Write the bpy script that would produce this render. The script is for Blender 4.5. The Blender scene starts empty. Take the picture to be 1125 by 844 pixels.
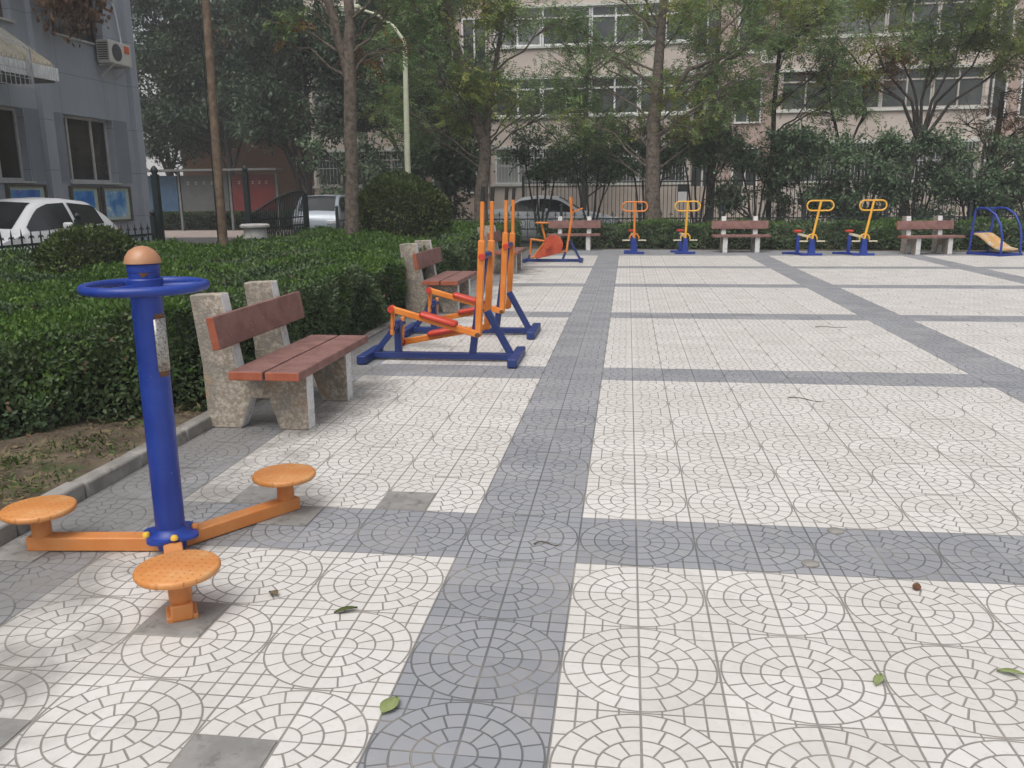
import bpy, math, random
import numpy as np
from mathutils import Vector, Matrix

# ------------------------------------------------------------------ camera, world, sun, exposure
SC = bpy.context.scene
COL = SC.collection
R = math.radians
PI = math.pi

cam_d = bpy.data.cameras.new('camera')
cam = bpy.data.objects.new('camera', cam_d)
COL.objects.link(cam)
cam_d.sensor_fit = 'HORIZONTAL'
cam_d.sensor_width = 36.0
cam_d.lens = 36.0 * 923.7077 / 1125.0
cam_d.clip_start = 0.05
cam_d.clip_end = 2000.0
cam.matrix_world = (Matrix.Translation((0.6819, -3.2119, 1.4826))
                    @ Matrix.Rotation(R(7.7742), 4, 'Z')
                    @ Matrix.Rotation(R(90 - 12.7470), 4, 'X')
                    @ Matrix.Rotation(R(-0.5333), 4, 'Z'))
SC.camera = cam

SUN_EL, SUN_AZ = 62.0, 200.0          # high, veiled sun behind the camera
world = bpy.data.worlds.new('World')
SC.world = world
world.use_nodes = True
wn = world.node_tree
wn.nodes.clear()
w_out = wn.nodes.new('ShaderNodeOutputWorld')
w_bg = wn.nodes.new('ShaderNodeBackground')
w_sky = wn.nodes.new('ShaderNodeTexSky')
w_sky.sky_type = 'NISHITA'
w_sky.sun_disc = False
w_sky.sun_elevation = R(SUN_EL)
w_sky.sun_rotation = R(SUN_AZ)
w_sky.air_density = 1.0
w_sky.dust_density = 6.0
w_sky.ozone_density = 1.0
w_hs = wn.nodes.new('ShaderNodeHueSaturation')   # veil of cloud: the blue is mostly gone
w_hs.inputs['Saturation'].default_value = 0.30
wn.links.new(w_sky.outputs[0], w_hs.inputs['Color'])
wn.links.new(w_hs.outputs[0], w_bg.inputs[0])
w_bg.inputs[1].default_value = 0.13
wn.links.new(w_bg.outputs[0], w_out.inputs[0])

sun_d = bpy.data.lights.new('sun', 'SUN')
sun_d.energy = 0.6
sun_d.angle = R(50)
sun_d.color = (1.0, 0.96, 0.90)
sun = bpy.data.objects.new('sun', sun_d)
COL.objects.link(sun)
_a, _e = R(SUN_AZ), R(SUN_EL)
_dir = Vector((math.sin(_a) * math.cos(_e), math.cos(_a) * math.cos(_e), math.sin(_e)))
sun.rotation_euler = _dir.to_track_quat('Z', 'Y').to_euler()

SC.view_settings.view_transform = 'Standard'
SC.view_settings.look = 'None'
SC.view_settings.exposure = 0.43
SC.view_settings.gamma = 1.0
SC.view_settings.use_curve_mapping = False
SC.render.engine = 'CYCLES'
SC.cycles.max_bounces = 6
SC.cycles.diffuse_bounces = 4
SC.cycles.glossy_bounces = 3
SC.cycles.transmission_bounces = 3
SC.cycles.transparent_max_bounces = 4
SC.cycles.sample_clamp_indirect = 6.0
SC.cycles.use_denoising = True

RNG = np.random.default_rng(7)
random.seed(7)


# ------------------------------------------------------------------ node helpers and materials
class NT:
    def __init__(self, tree):
        self.t = tree

    def n(self, typ, **kw):
        nd = self.t.nodes.new(typ)
        for k, v in kw.items():
            setattr(nd, k, v)
        return nd

    def link(self, a, b):
        self.t.links.new(a, b)

    def m(self, op, a, b=None, c=None, clamp=False):
        nd = self.t.nodes.new('ShaderNodeMath')
        nd.operation = op
        nd.use_clamp = clamp
        for i, v in enumerate((a, b, c)):
            if v is None:
                continue
            if isinstance(v, (int, float)):
                nd.inputs[i].default_value = v
            else:
                self.link(v, nd.inputs[i])
        return nd.outputs[0]

    def mix(self, f, a, b, blend='MIX'):
        nd = self.t.nodes.new('ShaderNodeMix')
        nd.data_type = 'RGBA'
        nd.blend_type = blend
        for i, v in ((0, f), (6, a), (7, b)):
            if isinstance(v, (int, float)):
                nd.inputs[i].default_value = v
            elif isinstance(v, tuple):
                nd.inputs[i].default_value = (*v, 1) if len(v) == 3 else v
            else:
                self.link(v, nd.inputs[i])
        return nd.outputs[2]

    def noise(self, scale, detail=4, rough=0.55, vec=None, out='Fac'):
        nd = self.t.nodes.new('ShaderNodeTexNoise')
        nd.inputs['Scale'].default_value = scale
        nd.inputs['Detail'].default_value = detail
        nd.inputs['Roughness'].default_value = rough
        if vec is not None:
            self.link(vec, nd.inputs['Vector'])
        return nd.outputs[out]

    def ramp(self, f, lo, hi):
        nd = self.t.nodes.new('ShaderNodeMapRange')
        nd.interpolation_type = 'SMOOTHSTEP'
        nd.inputs[1].default_value = lo
        nd.inputs[2].default_value = hi
        self.link(f, nd.inputs[0])
        return nd.outputs[0]

    def obj(self):
        return self.t.nodes.new('ShaderNodeTexCoord').outputs['Object']


def new_mat(name):
    m = bpy.data.materials.new(name)
    m.use_nodes = True
    t = NT(m.node_tree)
    b = m.node_tree.nodes['Principled BSDF']
    return m, t, b


def bump(t, b, h, dist=0.004, strength=0.6):
    nd = t.n('ShaderNodeBump')
    nd.inputs['Strength'].default_value = strength
    nd.inputs['Distance'].default_value = dist
    t.link(h, nd.inputs['Height'])
    t.link(nd.outputs[0], b.inputs['Normal'])


def surf(name, c1, c2, scale=8.0, rough=0.6, lo=0.35, hi=0.65, metal=0.0, bmp=0.0, bscale=60.0, c3=None, s3=3.0, l3=0.6, h3=0.72, spec=0.5):
    """two-tone noise surface, optional third tone for stains or chips"""
    m, t, b = new_mat(name)
    o = t.obj()
    col = t.mix(t.ramp(t.noise(scale, 5, 0.6, o), lo, hi), c1, c2)
    if c3 is not None:
        col = t.mix(t.ramp(t.noise(s3, 6, 0.65, o), l3, h3), col, c3)
    t.link(col, b.inputs['Base Color'])
    b.inputs['Roughness'].default_value = rough
    b.inputs['Metallic'].default_value = metal
    b.inputs['Specular IOR Level'].default_value = spec
    if bmp:
        bump(t, b, t.noise(bscale, 5, 0.6, o), bmp)
    return m


def leaf_mat(name, dark, mid, light, trans=0.25, nscale=1.2, rough=0.5):
    m, t, b = new_mat(name)
    geo = t.n('ShaderNodeNewGeometry')
    rnd = geo.outputs['Random Per Island']
    nz = t.noise(nscale, 3, 0.5, t.obj())
    f = t.m('ADD', t.m('MULTIPLY', rnd, 0.55), t.m('MULTIPLY', t.ramp(nz, 0.3, 0.7), 0.45))
    c = t.mix(t.ramp(f, 0.1, 0.55), dark, mid)
    c = t.mix(t.ramp(f, 0.55, 0.95), c, light)
    t.link(c, b.inputs['Base Color'])
    b.inputs['Roughness'].default_value = rough
    b.inputs['Specular IOR Level'].default_value = 0.28
    tr = t.n('ShaderNodeBsdfTranslucent')
    t.link(c, tr.inputs['Color'])
    mx = t.n('ShaderNodeMixShader')
    mx.inputs[0].default_value = trans
    t.link(b.outputs[0], mx.inputs[1])
    t.link(tr.outputs[0], mx.inputs[2])
    t.link(mx.outputs[0], m.node_tree.nodes['Material Output'].inputs[0])
    return m


def paving_mat():
    """square tiles of 0.25 m moulded with rings of blocks; grey bands every 14 tiles"""
    m, t, b = new_mat('paving_tiles')
    o = t.obj()
    sx = t.n('ShaderNodeSeparateXYZ')
    t.link(o, sx.inputs[0])
    u = t.m('MULTIPLY', sx.outputs[0], 4.0)
    v = t.m('MULTIPLY', sx.outputs[1], 4.0)
    cu = t.m('SUBTRACT', t.m('FLOORED_MODULO', u, 2.0), 1.0)
    cv = t.m('SUBTRACT', t.m('FLOORED_MODULO', v, 2.0), 1.0)
    r = t.m('SQRT', t.m('ADD', t.m('MULTIPLY', cu, cu), t.m('MULTIPLY', cv, cv)))
    rr = t.m('DIVIDE', r, 0.2425)
    d_ring = t.m('MULTIPLY', t.m('ABSOLUTE', t.m('SUBTRACT', rr, t.m('ROUND', rr))), 0.2425 * 0.25)
    k = t.m('FLOOR', rr)
    N = t.m('MULTIPLY', t.m('ADD', k, 2.0), 4.0)
    ang = t.m('DIVIDE', t.m('ARCTAN2', cv, cu), 2 * PI)
    ta = t.m('MULTIPLY', ang, N)
    d_rad = t.m('ABSOLUTE', t.m('SUBTRACT', t.m('FRACT', t.m('ADD', ta, 0.5)), 0.5))
    d_rad = t.m('MULTIPLY', t.m('DIVIDE', d_rad, N), t.m('MULTIPLY', r, 2 * PI * 0.25))
    d_rad = t.m('ADD', d_rad, t.m('MULTIPLY', t.m('LESS_THAN', rr, 1.0), 1.0))
    d_in = t.m('MINIMUM', d_ring, d_rad)

    def lat(x, per, off=0.0):
        q = t.m('DIVIDE', x, per)
        return t.m('MULTIPLY', t.m('ABSOLUTE', t.m('SUBTRACT', q, t.m('ROUND', q))), per * 0.25)
    d_out = t.m('MINIMUM', lat(u, 0.25), lat(v, 0.25))
    d_edge = t.m('MULTIPLY', t.m('ABSOLUTE', t.m('SUBTRACT', r, 0.97)), 0.25)
    inside = t.m('LESS_THAN', r, 0.97)
    d = t.m('ADD', t.m('MULTIPLY', inside, d_in), t.m('MULTIPLY', t.m('SUBTRACT', 1.0, inside), t.m('MINIMUM', d_out, d_edge)))
    # hand-made wobble of joint width
    wob = t.m('MULTIPLY', t.m('SUBTRACT', t.noise(14.0, 2, 0.5, o), 0.5), 0.0016)
    d = t.m('ADD', d, wob)
    joint = t.m('SUBTRACT', 1.0, t.ramp(d, 0.0020, 0.0038))
    seam_u = t.m('SUBTRACT', 1.0, t.ramp(t.m('ADD', lat(u, 1.0), wob), 0.0026, 0.0046))
    seam_v = t.m('SUBTRACT', 1.0, t.ramp(lat(v, 1.0), 0.0009, 0.0024))
    seam = t.m('MAXIMUM', seam_u, seam_v)
    line = t.m('MAXIMUM', joint, seam)
    # bands
    gu = t.m('LESS_THAN', t.m('FLOORED_MODULO', u, 14.0), 2.0)
    gv = t.m('LESS_THAN', t.m('FLOORED_MODULO', v, 14.0), 2.0)
    gl = t.m('LESS_THAN', u, -6.0)
    ge = t.m('GREATER_THAN', v, 70.0)
    grey = t.m('MAXIMUM', t.m('MAXIMUM', gu, gv), t.m('MAXIMUM', gl, ge))
    # per tile tone
    wv = t.n('ShaderNodeCombineXYZ')
    t.link(t.m('FLOOR', u), wv.inputs[0])
    t.link(t.m('FLOOR', v), wv.inputs[1])
    wnz = t.n('ShaderNodeTexWhiteNoise')
    wnz.noise_dimensions = '2D'
    t.link(wv.outputs[0], wnz.inputs['Vector'])
    tone = wnz.outputs['Value']
    white = t.mix(tone, (0.58, 0.557, 0.527), (0.65, 0.628, 0.600))
    gry = t.mix(tone, (0.225, 0.235, 0.26), (0.29, 0.30, 0.325))
    col = t.mix(grey, white, gry)
    bid = t.n('ShaderNodeCombineXYZ')
    t.link(t.m('ADD', t.m('FLOOR', u), t.m('MULTIPLY', k, 37.0)), bid.inputs[0])
    t.link(t.m('ADD', t.m('FLOOR', v), t.m('MULTIPLY', t.m('MULTIPLY', t.m('FLOOR', ta), inside), 53.0)), bid.inputs[1])
    wn2 = t.n('ShaderNodeTexWhiteNoise')
    wn2.noise_dimensions = '2D'
    t.link(bid.outputs[0], wn2.inputs['Vector'])
    col = t.mix(t.m('MULTIPLY', wn2.outputs['Value'], 0.20), col, (0.40, 0.385, 0.36))
    # wear: worn paint, dust and faint dark stains
    dust = t.ramp(t.noise(2.6, 8, 0.72, o), 0.50, 0.74)
    col = t.mix(t.m('MULTIPLY', dust, 0.30), col, (0.42, 0.385, 0.335))
    fine = t.ramp(t.noise(38.0, 5, 0.7, o), 0.50, 0.72)
    col = t.mix(t.m('MULTIPLY', fine, 0.22), col, (0.33, 0.305, 0.27))
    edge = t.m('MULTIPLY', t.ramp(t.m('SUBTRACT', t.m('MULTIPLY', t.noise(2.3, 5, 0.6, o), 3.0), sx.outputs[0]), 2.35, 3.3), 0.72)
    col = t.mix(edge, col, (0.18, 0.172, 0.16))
    spots = t.ramp(t.noise(7.5, 6, 0.7, o), 0.64, 0.72)
    col = t.mix(t.m('MULTIPLY', spots, 0.26), col, (0.2, 0.185, 0.165))
    gj = t.mix(grey, (0.175, 0.158, 0.138), (0.10, 0.102, 0.105))
    gj = t.mix(t.ramp(t.noise(3.0, 4, 0.6, o), 0.45, 0.7), gj, (0.25, 0.225, 0.19))
    col = t.mix(t.m('MULTIPLY', line, 0.84), col, gj)
    t.link(col, b.inputs['Base Color'])
    b.inputs['Roughness'].default_value = 0.62
    b.inputs['Specular IOR Level'].default_value = 0.4
    h = t.m('SUBTRACT', t.m('MULTIPLY', t.noise(120.0, 3, 0.6, o), 0.12), line)
    bump(t, b, h, 0.003, 0.7)
    return m


def pave_plain(name, c1, c2, cj, sxz=0.3, syz=0.3):
    m, t, b = new_mat(name)
    o = t.obj()
    br = t.n('ShaderNodeTexBrick')
    br.inputs['Scale'].default_value = 1.0
    br.inputs['Brick Width'].default_value = sxz
    br.inputs['Row Height'].default_value = syz
    br.inputs['Mortar Size'].default_value = 0.006
    br.inputs['Color1'].default_value = (*c1, 1)
    br.inputs['Color2'].default_value = (*c2, 1)
    br.inputs['Mortar'].default_value = (*cj, 1)
    t.link(o, br.inputs['Vector'])
    col = t.mix(t.m('MULTIPLY', t.ramp(t.noise(0.9, 5, 0.6, o), 0.45, 0.75), 0.5), br.outputs[0], (c1[0] * 0.6, c1[1] * 0.6, c1[2] * 0.6))
    t.link(col, b.inputs['Base Color'])
    b.inputs['Roughness'].default_value = 0.8
    return m


def panel_mat(name, c1, c2, joint, axis, vper, hper):
    """wall cladding: panels with thin joints; axis = the horizontal object axis"""
    m, t, b = new_mat(name)
    o = t.obj()
    sx = t.n('ShaderNodeSeparateXYZ')
    t.link(o, sx.inputs[0])
    a = sx.outputs[axis]
    z = sx.outputs[2]

    def ln(x, per, w):
        q = t.m('DIVIDE', x, per)
        return t.m('LESS_THAN', t.m('MULTIPLY', t.m('ABSOLUTE', t.m('SUBTRACT', q, t.m('ROUND', q))), per), w)
    line = t.m('MAXIMUM', ln(a, vper, 0.006), ln(z, hper, 0.006))
    col = t.mix(t.ramp(t.noise(0.8, 5, 0.6, o), 0.35, 0.65), c1, c2)
    st = t.n('ShaderNodeMapping')
    st.inputs['Scale'].default_value = (6, 6, 0.35)
    t.link(o, st.inputs[0])
    col = t.mix(t.m('MULTIPLY', t.ramp(t.noise(1.0, 5, 0.6, st.outputs[0]), 0.5, 0.75), 0.25), col, (c1[0] * 0.6, c1[1] * 0.6, c1[2] * 0.6))
    col = t.mix(line, col, joint)
    t.link(col, b.inputs['Base Color'])
    b.inputs['Roughness'].default_value = 0.55
    return m


def brick_mat(name, c1, c2, cj):
    m, t, b = new_mat(name)
    o = t.obj()
    mp = t.n('ShaderNodeMapping')
    mp.inputs['Rotation'].default_value = (R(90), 0, 0)
    t.link(o, mp.inputs[0])
    br = t.n('ShaderNodeTexBrick')
    br.inputs['Scale'].default_value = 1.0
    br.inputs['Brick Width'].default_value = 0.24
    br.inputs['Row Height'].default_value = 0.075
    br.inputs['Mortar Size'].default_value = 0.008
    br.inputs['Color1'].default_value = (*c1, 1)
    br.inputs['Color2'].default_value = (*c2, 1)
    br.inputs['Mortar'].default_value = (*cj, 1)
    t.link(mp.outputs[0], br.inputs['Vector'])
    t.link(br.outputs[0], b.inputs['Base Color'])
    b.inputs['Roughness'].default_value = 0.85
    return m


def paint_mat(name, c, c_worn, chip, rough=0.38, chip_lo=0.66):
    """painted steel: slightly faded, chipped to rust or primer in a few places"""
    m, t, b = new_mat(name)
    o = t.obj()
    col = t.mix(t.ramp(t.noise(5.0, 5, 0.6, o), 0.35, 0.7), c, c_worn)
    ch = t.ramp(t.noise(16.0, 6, 0.7, o), chip_lo, chip_lo + 0.04)
    col = t.mix(t.m('MULTIPLY', ch, 0.85), col, chip)
    t.link(col, b.inputs['Base Color'])
    rg = t.m('ADD', t.m('MULTIPLY', t.noise(22.0, 4, 0.6, o), 0.25), rough - 0.1)
    t.link(rg, b.inputs['Roughness'])
    b.inputs['Specular IOR Level'].default_value = 0.5
    bump(t, b, t.noise(90.0, 3, 0.5, o), 0.0006, 0.4)
    return m


def glass_mat(name, c, rough=0.06):
    m, t, b = new_mat(name)
    o = t.obj()
    col = t.mix(t.ramp(t.noise(0.7, 3, 0.5, o), 0.35, 0.7), c, (c[0] * 2.2, c[1] * 2.2, c[2] * 2.1))
    t.link(col, b.inputs['Base Color'])
    b.inputs['Roughness'].default_value = rough
    b.inputs['Specular IOR Level'].default_value = 0.6
    return m


def disc_mat():
    """orange anti-slip plate with rings of small pressed holes"""
    m, t, b = new_mat('perforated_orange_paint')
    o = t.obj()
    col = t.mix(t.ramp(t.noise(6.0, 5, 0.6, o), 0.35, 0.7), (0.56, 0.215, 0.055), (0.63, 0.29, 0.10))
    wear = t.ramp(t.noise(9.0, 6, 0.7, o), 0.58, 0.66)
    col = t.mix(t.m('MULTIPLY', wear, 0.45), col, (0.62, 0.40, 0.20))
    vo = t.n('ShaderNodeTexVoronoi')
    vo.voronoi_dimensions = '2D'
    vo.inputs['Scale'].default_value = 33.0
    vo.inputs['Randomness'].default_value = 0.15
    t.link(o, vo.inputs['Vector'])
    dot = t.m('SUBTRACT', 1.0, t.ramp(vo.outputs['Distance'], 0.10, 0.19))
    col = t.mix(t.m('MULTIPLY', dot, 0.2), col, (0.22, 0.10, 0.03))
    t.link(col, b.inputs['Base Color'])
    b.inputs['Roughness'].default_value = 0.45
    bump(t, b, t.m('MULTIPLY', dot, -1.0), 0.003, 0.8)
    return m


def bench_concrete():
    m, t, b = new_mat('exposed_aggregate_concrete')
    o = t.obj()
    vo = t.n('ShaderNodeTexVoronoi')
    vo.inputs['Scale'].default_value = 70.0
    t.link(o, vo.inputs['Vector'])
    c = t.mix(t.ramp(t.noise(34.0, 6, 0.75, o), 0.42, 0.60), (0.25, 0.215, 0.17), (0.60, 0.55, 0.475))
    c = t.mix(t.m('MULTIPLY', t.ramp(vo.outputs['Distance'], 0.05, 0.5), 0.5), c, (0.30, 0.245, 0.19))
    c = t.mix(t.m('MULTIPLY', t.ramp(t.noise(4.0, 6, 0.7, o), 0.46, 0.60), 0.70), c, (0.20, 0.19, 0.17))
    c = t.mix(t.m('MULTIPLY', t.ramp(t.noise(3.3, 5, 0.65, o), 0.55, 0.68), 0.6), c, (0.42, 0.25, 0.10))
    t.link(c, b.inputs['Base Color'])
    b.inputs['Roughness'].default_value = 0.9
    bump(t, b, t.m('ADD', t.noise(60.0, 5, 0.7, o), vo.outputs['Distance']), 0.004, 0.7)
    return m


def poster_mat(name, a, bcol, c):
    m, t, b = new_mat(name)
    o = t.obj()
    col = t.mix(t.ramp(t.noise(3.2, 4, 0.55, o), 0.35, 0.6), a, bcol)
    col = t.mix(t.ramp(t.noise(5.1, 3, 0.5, o), 0.58, 0.68), col, c)
    t.link(col, b.inputs['Base Color'])
    b.inputs['Roughness'].default_value = 0.3
    return m


M = {}
M['paving'] = paving_mat()
M['lane'] = pave_plain('pinkish_lane_paving', (0.30, 0.245, 0.22), (0.34, 0.28, 0.25), (0.18, 0.16, 0.145))
M['asphalt'] = surf('asphalt', (0.05, 0.05, 0.05), (0.075, 0.073, 0.07), 1.5, 0.9)
M['earth'] = surf('earth', (0.085, 0.062, 0.042), (0.15, 0.115, 0.08), 4.0, 0.95, bmp=0.02, bscale=25, c3=(0.06, 0.075, 0.028), s3=2.2, l3=0.5, h3=0.62)
M['kerb'] = surf('kerb_concrete', (0.20, 0.19, 0.175), (0.29, 0.275, 0.255), 6.0, 0.9, bmp=0.004, bscale=80, c3=(0.13, 0.12, 0.10), s3=4, l3=0.55, h3=0.7)
M['patch'] = surf('plain_cement_tile', (0.205, 0.20, 0.19), (0.275, 0.265, 0.25), 9.0, 0.9, bmp=0.003, bscale=70, c3=(0.16, 0.155, 0.145), s3=14, l3=0.52, h3=0.66)
M['blue'] = paint_mat('blue_steel_paint', (0.007, 0.030, 0.225), (0.016, 0.050, 0.30), (0.40, 0.37, 0.36), 0.36, 0.685)
M['navy'] = paint_mat('dark_blue_steel_paint', (0.012, 0.029, 0.135), (0.018, 0.040, 0.17), (0.16, 0.13, 0.12), 0.45, 0.68)
M['orange'] = paint_mat('orange_steel_paint', (0.66, 0.185, 0.020), (0.74, 0.25, 0.045), (0.42, 0.22, 0.10), 0.42, 0.68)
M['orange_arm'] = paint_mat('weathered_orange_paint', (0.56, 0.20, 0.05), (0.60, 0.26, 0.09), (0.30, 0.17, 0.09), 0.5, 0.64)
M['yellow'] = paint_mat('yellow_steel_paint', (0.72, 0.36, 0.035), (0.78, 0.43, 0.06), (0.45, 0.26, 0.08), 0.4, 0.7)
M['red'] = paint_mat('red_plastic', (0.48, 0.035, 0.018), (0.56, 0.06, 0.03), (0.4, 0.1, 0.06), 0.4, 0.72)
M['redplate'] = paint_mat('red_orange_plate', (0.42, 0.05, 0.02), (0.55, 0.10, 0.035), (0.5, 0.2, 0.08), 0.45, 0.66)
M['black'] = surf('black_rubber', (0.012, 0.012, 0.013), (0.02, 0.02, 0.02), 20, 0.65)
M['disc'] = disc_mat()
M['dome'] = paint_mat('faded_copper_dome', (0.42, 0.205, 0.105), (0.52, 0.30, 0.18), (0.26, 0.125, 0.07), 0.35, 0.64)
M['steel'] = surf('brushed_steel', (0.38, 0.375, 0.355), (0.50, 0.49, 0.46), 60, 0.42, metal=0.6, c3=(0.22, 0.19, 0.16), s3=90, l3=0.5, h3=0.56)
M['rust'] = surf('rust', (0.10, 0.045, 0.022), (0.17, 0.08, 0.04), 30, 0.9)
M['brass'] = surf('yellow_cap', (0.7, 0.42, 0.03), (0.75, 0.5, 0.06), 20, 0.45)
M['aggregate'] = bench_concrete()
M['whitepaint'] = surf('chalky_white_paint', (0.56, 0.56, 0.555), (0.68, 0.68, 0.67), 25, 0.85, bmp=0.004, bscale=60, c3=(0.40, 0.37, 0.33), s3=14, l3=0.56, h3=0.68)
M['plank'] = surf('red_brown_plank_paint', (0.165, 0.078, 0.066), (0.235, 0.12, 0.104), 7, 0.7, bmp=0.002, bscale=120, c3=(0.36, 0.20, 0.17), s3=55, l3=0.58, h3=0.70)
M['plank_end'] = surf('orange_red_plank_end', (0.30, 0.075, 0.035), (0.36, 0.11, 0.06), 12, 0.65, c3=(0.2, 0.1, 0.07), s3=30)
M['greyclad'] = panel_mat('grey_cladding', (0.32, 0.35, 0.395), (0.36, 0.39, 0.435), (0.17, 0.19, 0.215), 1, 1.6, 1.03)
M['greydark'] = surf('darker_grey_cladding', (0.20, 0.225, 0.255), (0.23, 0.255, 0.285), 1.5, 0.6)
M['frame_grey'] = surf('pale_window_metal', (0.42, 0.42, 0.41), (0.5, 0.5, 0.49), 8, 0.45)
M['frame_dark'] = surf('bronze_window_metal', (0.085, 0.075, 0.065), (0.11, 0.10, 0.09), 8, 0.45)
M['frame_white'] = surf('white_window_frame', (0.62, 0.62, 0.61), (0.74, 0.74, 0.73), 4, 0.5)
M['frame_brown'] = surf('beige_window_frame', (0.40, 0.365, 0.33), (0.48, 0.445, 0.40), 4, 0.5)
M['glass'] = glass_mat('dark_glass', (0.040, 0.045, 0.045))
M['glass_brown'] = glass_mat('bronze_glass', (0.022, 0.019, 0.017))
M['curtain'] = glass_mat('curtained_glass', (0.13, 0.14, 0.14), 0.15)
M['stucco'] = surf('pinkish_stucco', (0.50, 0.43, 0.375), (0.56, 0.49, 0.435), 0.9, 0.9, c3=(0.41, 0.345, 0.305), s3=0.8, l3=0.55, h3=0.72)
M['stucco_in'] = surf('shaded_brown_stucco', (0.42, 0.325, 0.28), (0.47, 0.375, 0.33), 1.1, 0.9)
M['ledge'] = surf('pale_ledge_paint', (0.50, 0.52, 0.47), (0.60, 0.61, 0.57), 3, 0.7)
M['brick'] = brick_mat('orange_brick', (0.185, 0.09, 0.042), (0.225, 0.11, 0.05), (0.17, 0.125, 0.088))
M['pale'] = surf('pale_far_wall', (0.55, 0.56, 0.58), (0.62, 0.63, 0.64), 0.5, 0.9)
M['canopy_top'] = surf('beige_corrugated_sheet', (0.36, 0.33, 0.25), (0.43, 0.40, 0.32), 4, 0.7)
M['canopy_white'] = surf('white_canopy_trim', (0.62, 0.63, 0.64), (0.70, 0.71, 0.72), 6, 0.5, c3=(0.42, 0.40, 0.37), s3=4)
M['wire'] = surf('galvanised_wire', (0.35, 0.36, 0.37), (0.45, 0.46, 0.47), 12, 0.5, metal=0.3)
M['ac'] = surf('white_ac_casing', (0.55, 0.54, 0.50), (0.63, 0.62, 0.58), 5, 0.5)
M['ac_dark'] = surf('dark_ac_grille', (0.06, 0.065, 0.07), (0.09, 0.09, 0.095), 10, 0.6)
M['sticker'] = surf('orange_red_sticker', (0.55, 0.09, 0.03), (0.62, 0.14, 0.05), 8, 0.5)
M['iron'] = surf('dark_green_iron', (0.010, 0.018, 0.019), (0.018, 0.028, 0.03), 10, 0.5)
M['lamppost'] = surf('pale_green_lamp_paint', (0.48, 0.50, 0.36), (0.55, 0.57, 0.43), 6, 0.55)
M['lampglass'] = surf('milky_lamp_cover', (0.6, 0.6, 0.57), (0.68, 0.68, 0.65), 6, 0.3)
M['polewood'] = surf('brown_timber_pole', (0.12, 0.082, 0.055), (0.20, 0.145, 0.10), 9, 0.85, bmp=0.006, bscale=30)
M['bark'] = surf('grey_brown_bark', (0.095, 0.075, 0.058), (0.165, 0.135, 0.11), 14, 0.95, bmp=0.02, bscale=22, c3=(0.055, 0.046, 0.038), s3=9, l3=0.5, h3=0.65)
M['bark_dark'] = surf('dark_bark', (0.030, 0.026, 0.022), (0.055, 0.047, 0.040), 14, 0.95, bmp=0.02, bscale=22)
M['stone'] = surf('pale_stone', (0.40, 0.39, 0.37), (0.52, 0.51, 0.49), 9, 0.8, bmp=0.004, c3=(0.25, 0.24, 0.22), s3=6)
M['carwhite'] = surf('white_car_paint', (0.74, 0.75, 0.76), (0.78, 0.79, 0.80), 3, 0.22)
M['carsilver'] = surf('silver_car_paint', (0.74, 0.76, 0.78), (0.77, 0.79, 0.81), 3, 0.3)
M['vansilver'] = surf('blue_grey_van_paint', (0.30, 0.34, 0.38), (0.34, 0.38, 0.42), 3, 0.3, metal=0.2)
M['carglass'] = glass_mat('car_glass', (0.014, 0.016, 0.018), 0.16)
M['tyre'] = surf('tyre_rubber', (0.015, 0.015, 0.015), (0.025, 0.025, 0.025), 20, 0.8)
M['rim'] = surf('wheel_alloy', (0.4, 0.4, 0.41), (0.5, 0.5, 0.51), 10, 0.35, metal=0.7)
M['lens'] = surf('lamp_lens', (0.55, 0.57, 0.6), (0.65, 0.66, 0.68), 10, 0.15)
M['redlens'] = surf('red_lens', (0.35, 0.012, 0.01), (0.42, 0.02, 0.015), 10, 0.2)
M['boardframe'] = surf('grey_board_metal', (0.13, 0.135, 0.13), (0.17, 0.175, 0.17), 5, 0.6)
M['boardred'] = surf('red_notice_board', (0.125, 0.014, 0.013), (0.16, 0.02, 0.018), 3, 0.4)
M['boardgrey'] = surf('grey_notice_board', (0.075, 0.084, 0.08), (0.095, 0.104, 0.10), 3, 0.4)
M['boardblue'] = surf('blue_notice_board', (0.035, 0.08, 0.15), (0.05, 0.105, 0.185), 3, 0.4)
M['markpale'] = surf('pale_lettering', (0.5, 0.46, 0.36), (0.55, 0.5, 0.4), 10, 0.6)
M['poster_a'] = poster_mat('blue_sea_print', (0.02, 0.16, 0.52), (0.10, 0.36, 0.68), (0.55, 0.68, 0.70))
M['poster_b'] = poster_mat('blue_sky_print', (0.035, 0.20, 0.50), (0.30, 0.50, 0.70), (0.60, 0.70, 0.66))
M['poster_c'] = poster_mat('blue_pink_print', (0.04, 0.12, 0.45), (0.12, 0.30, 0.62), (0.55, 0.35, 0.50))
M['poster_edge'] = surf('pale_green_print_border', (0.42, 0.52, 0.44), (0.5, 0.58, 0.5), 4, 0.4)
M['mat_yellow'] = surf('yellow_slide_board', (0.55, 0.31, 0.11), (0.60, 0.38, 0.17), 4, 0.45, c3=(0.55, 0.53, 0.48), s3=4.5, l3=0.5, h3=0.6)
M['tanbar'] = surf('worn_cream_paint', (0.55, 0.48, 0.35), (0.62, 0.55, 0.42), 10, 0.5)

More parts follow.
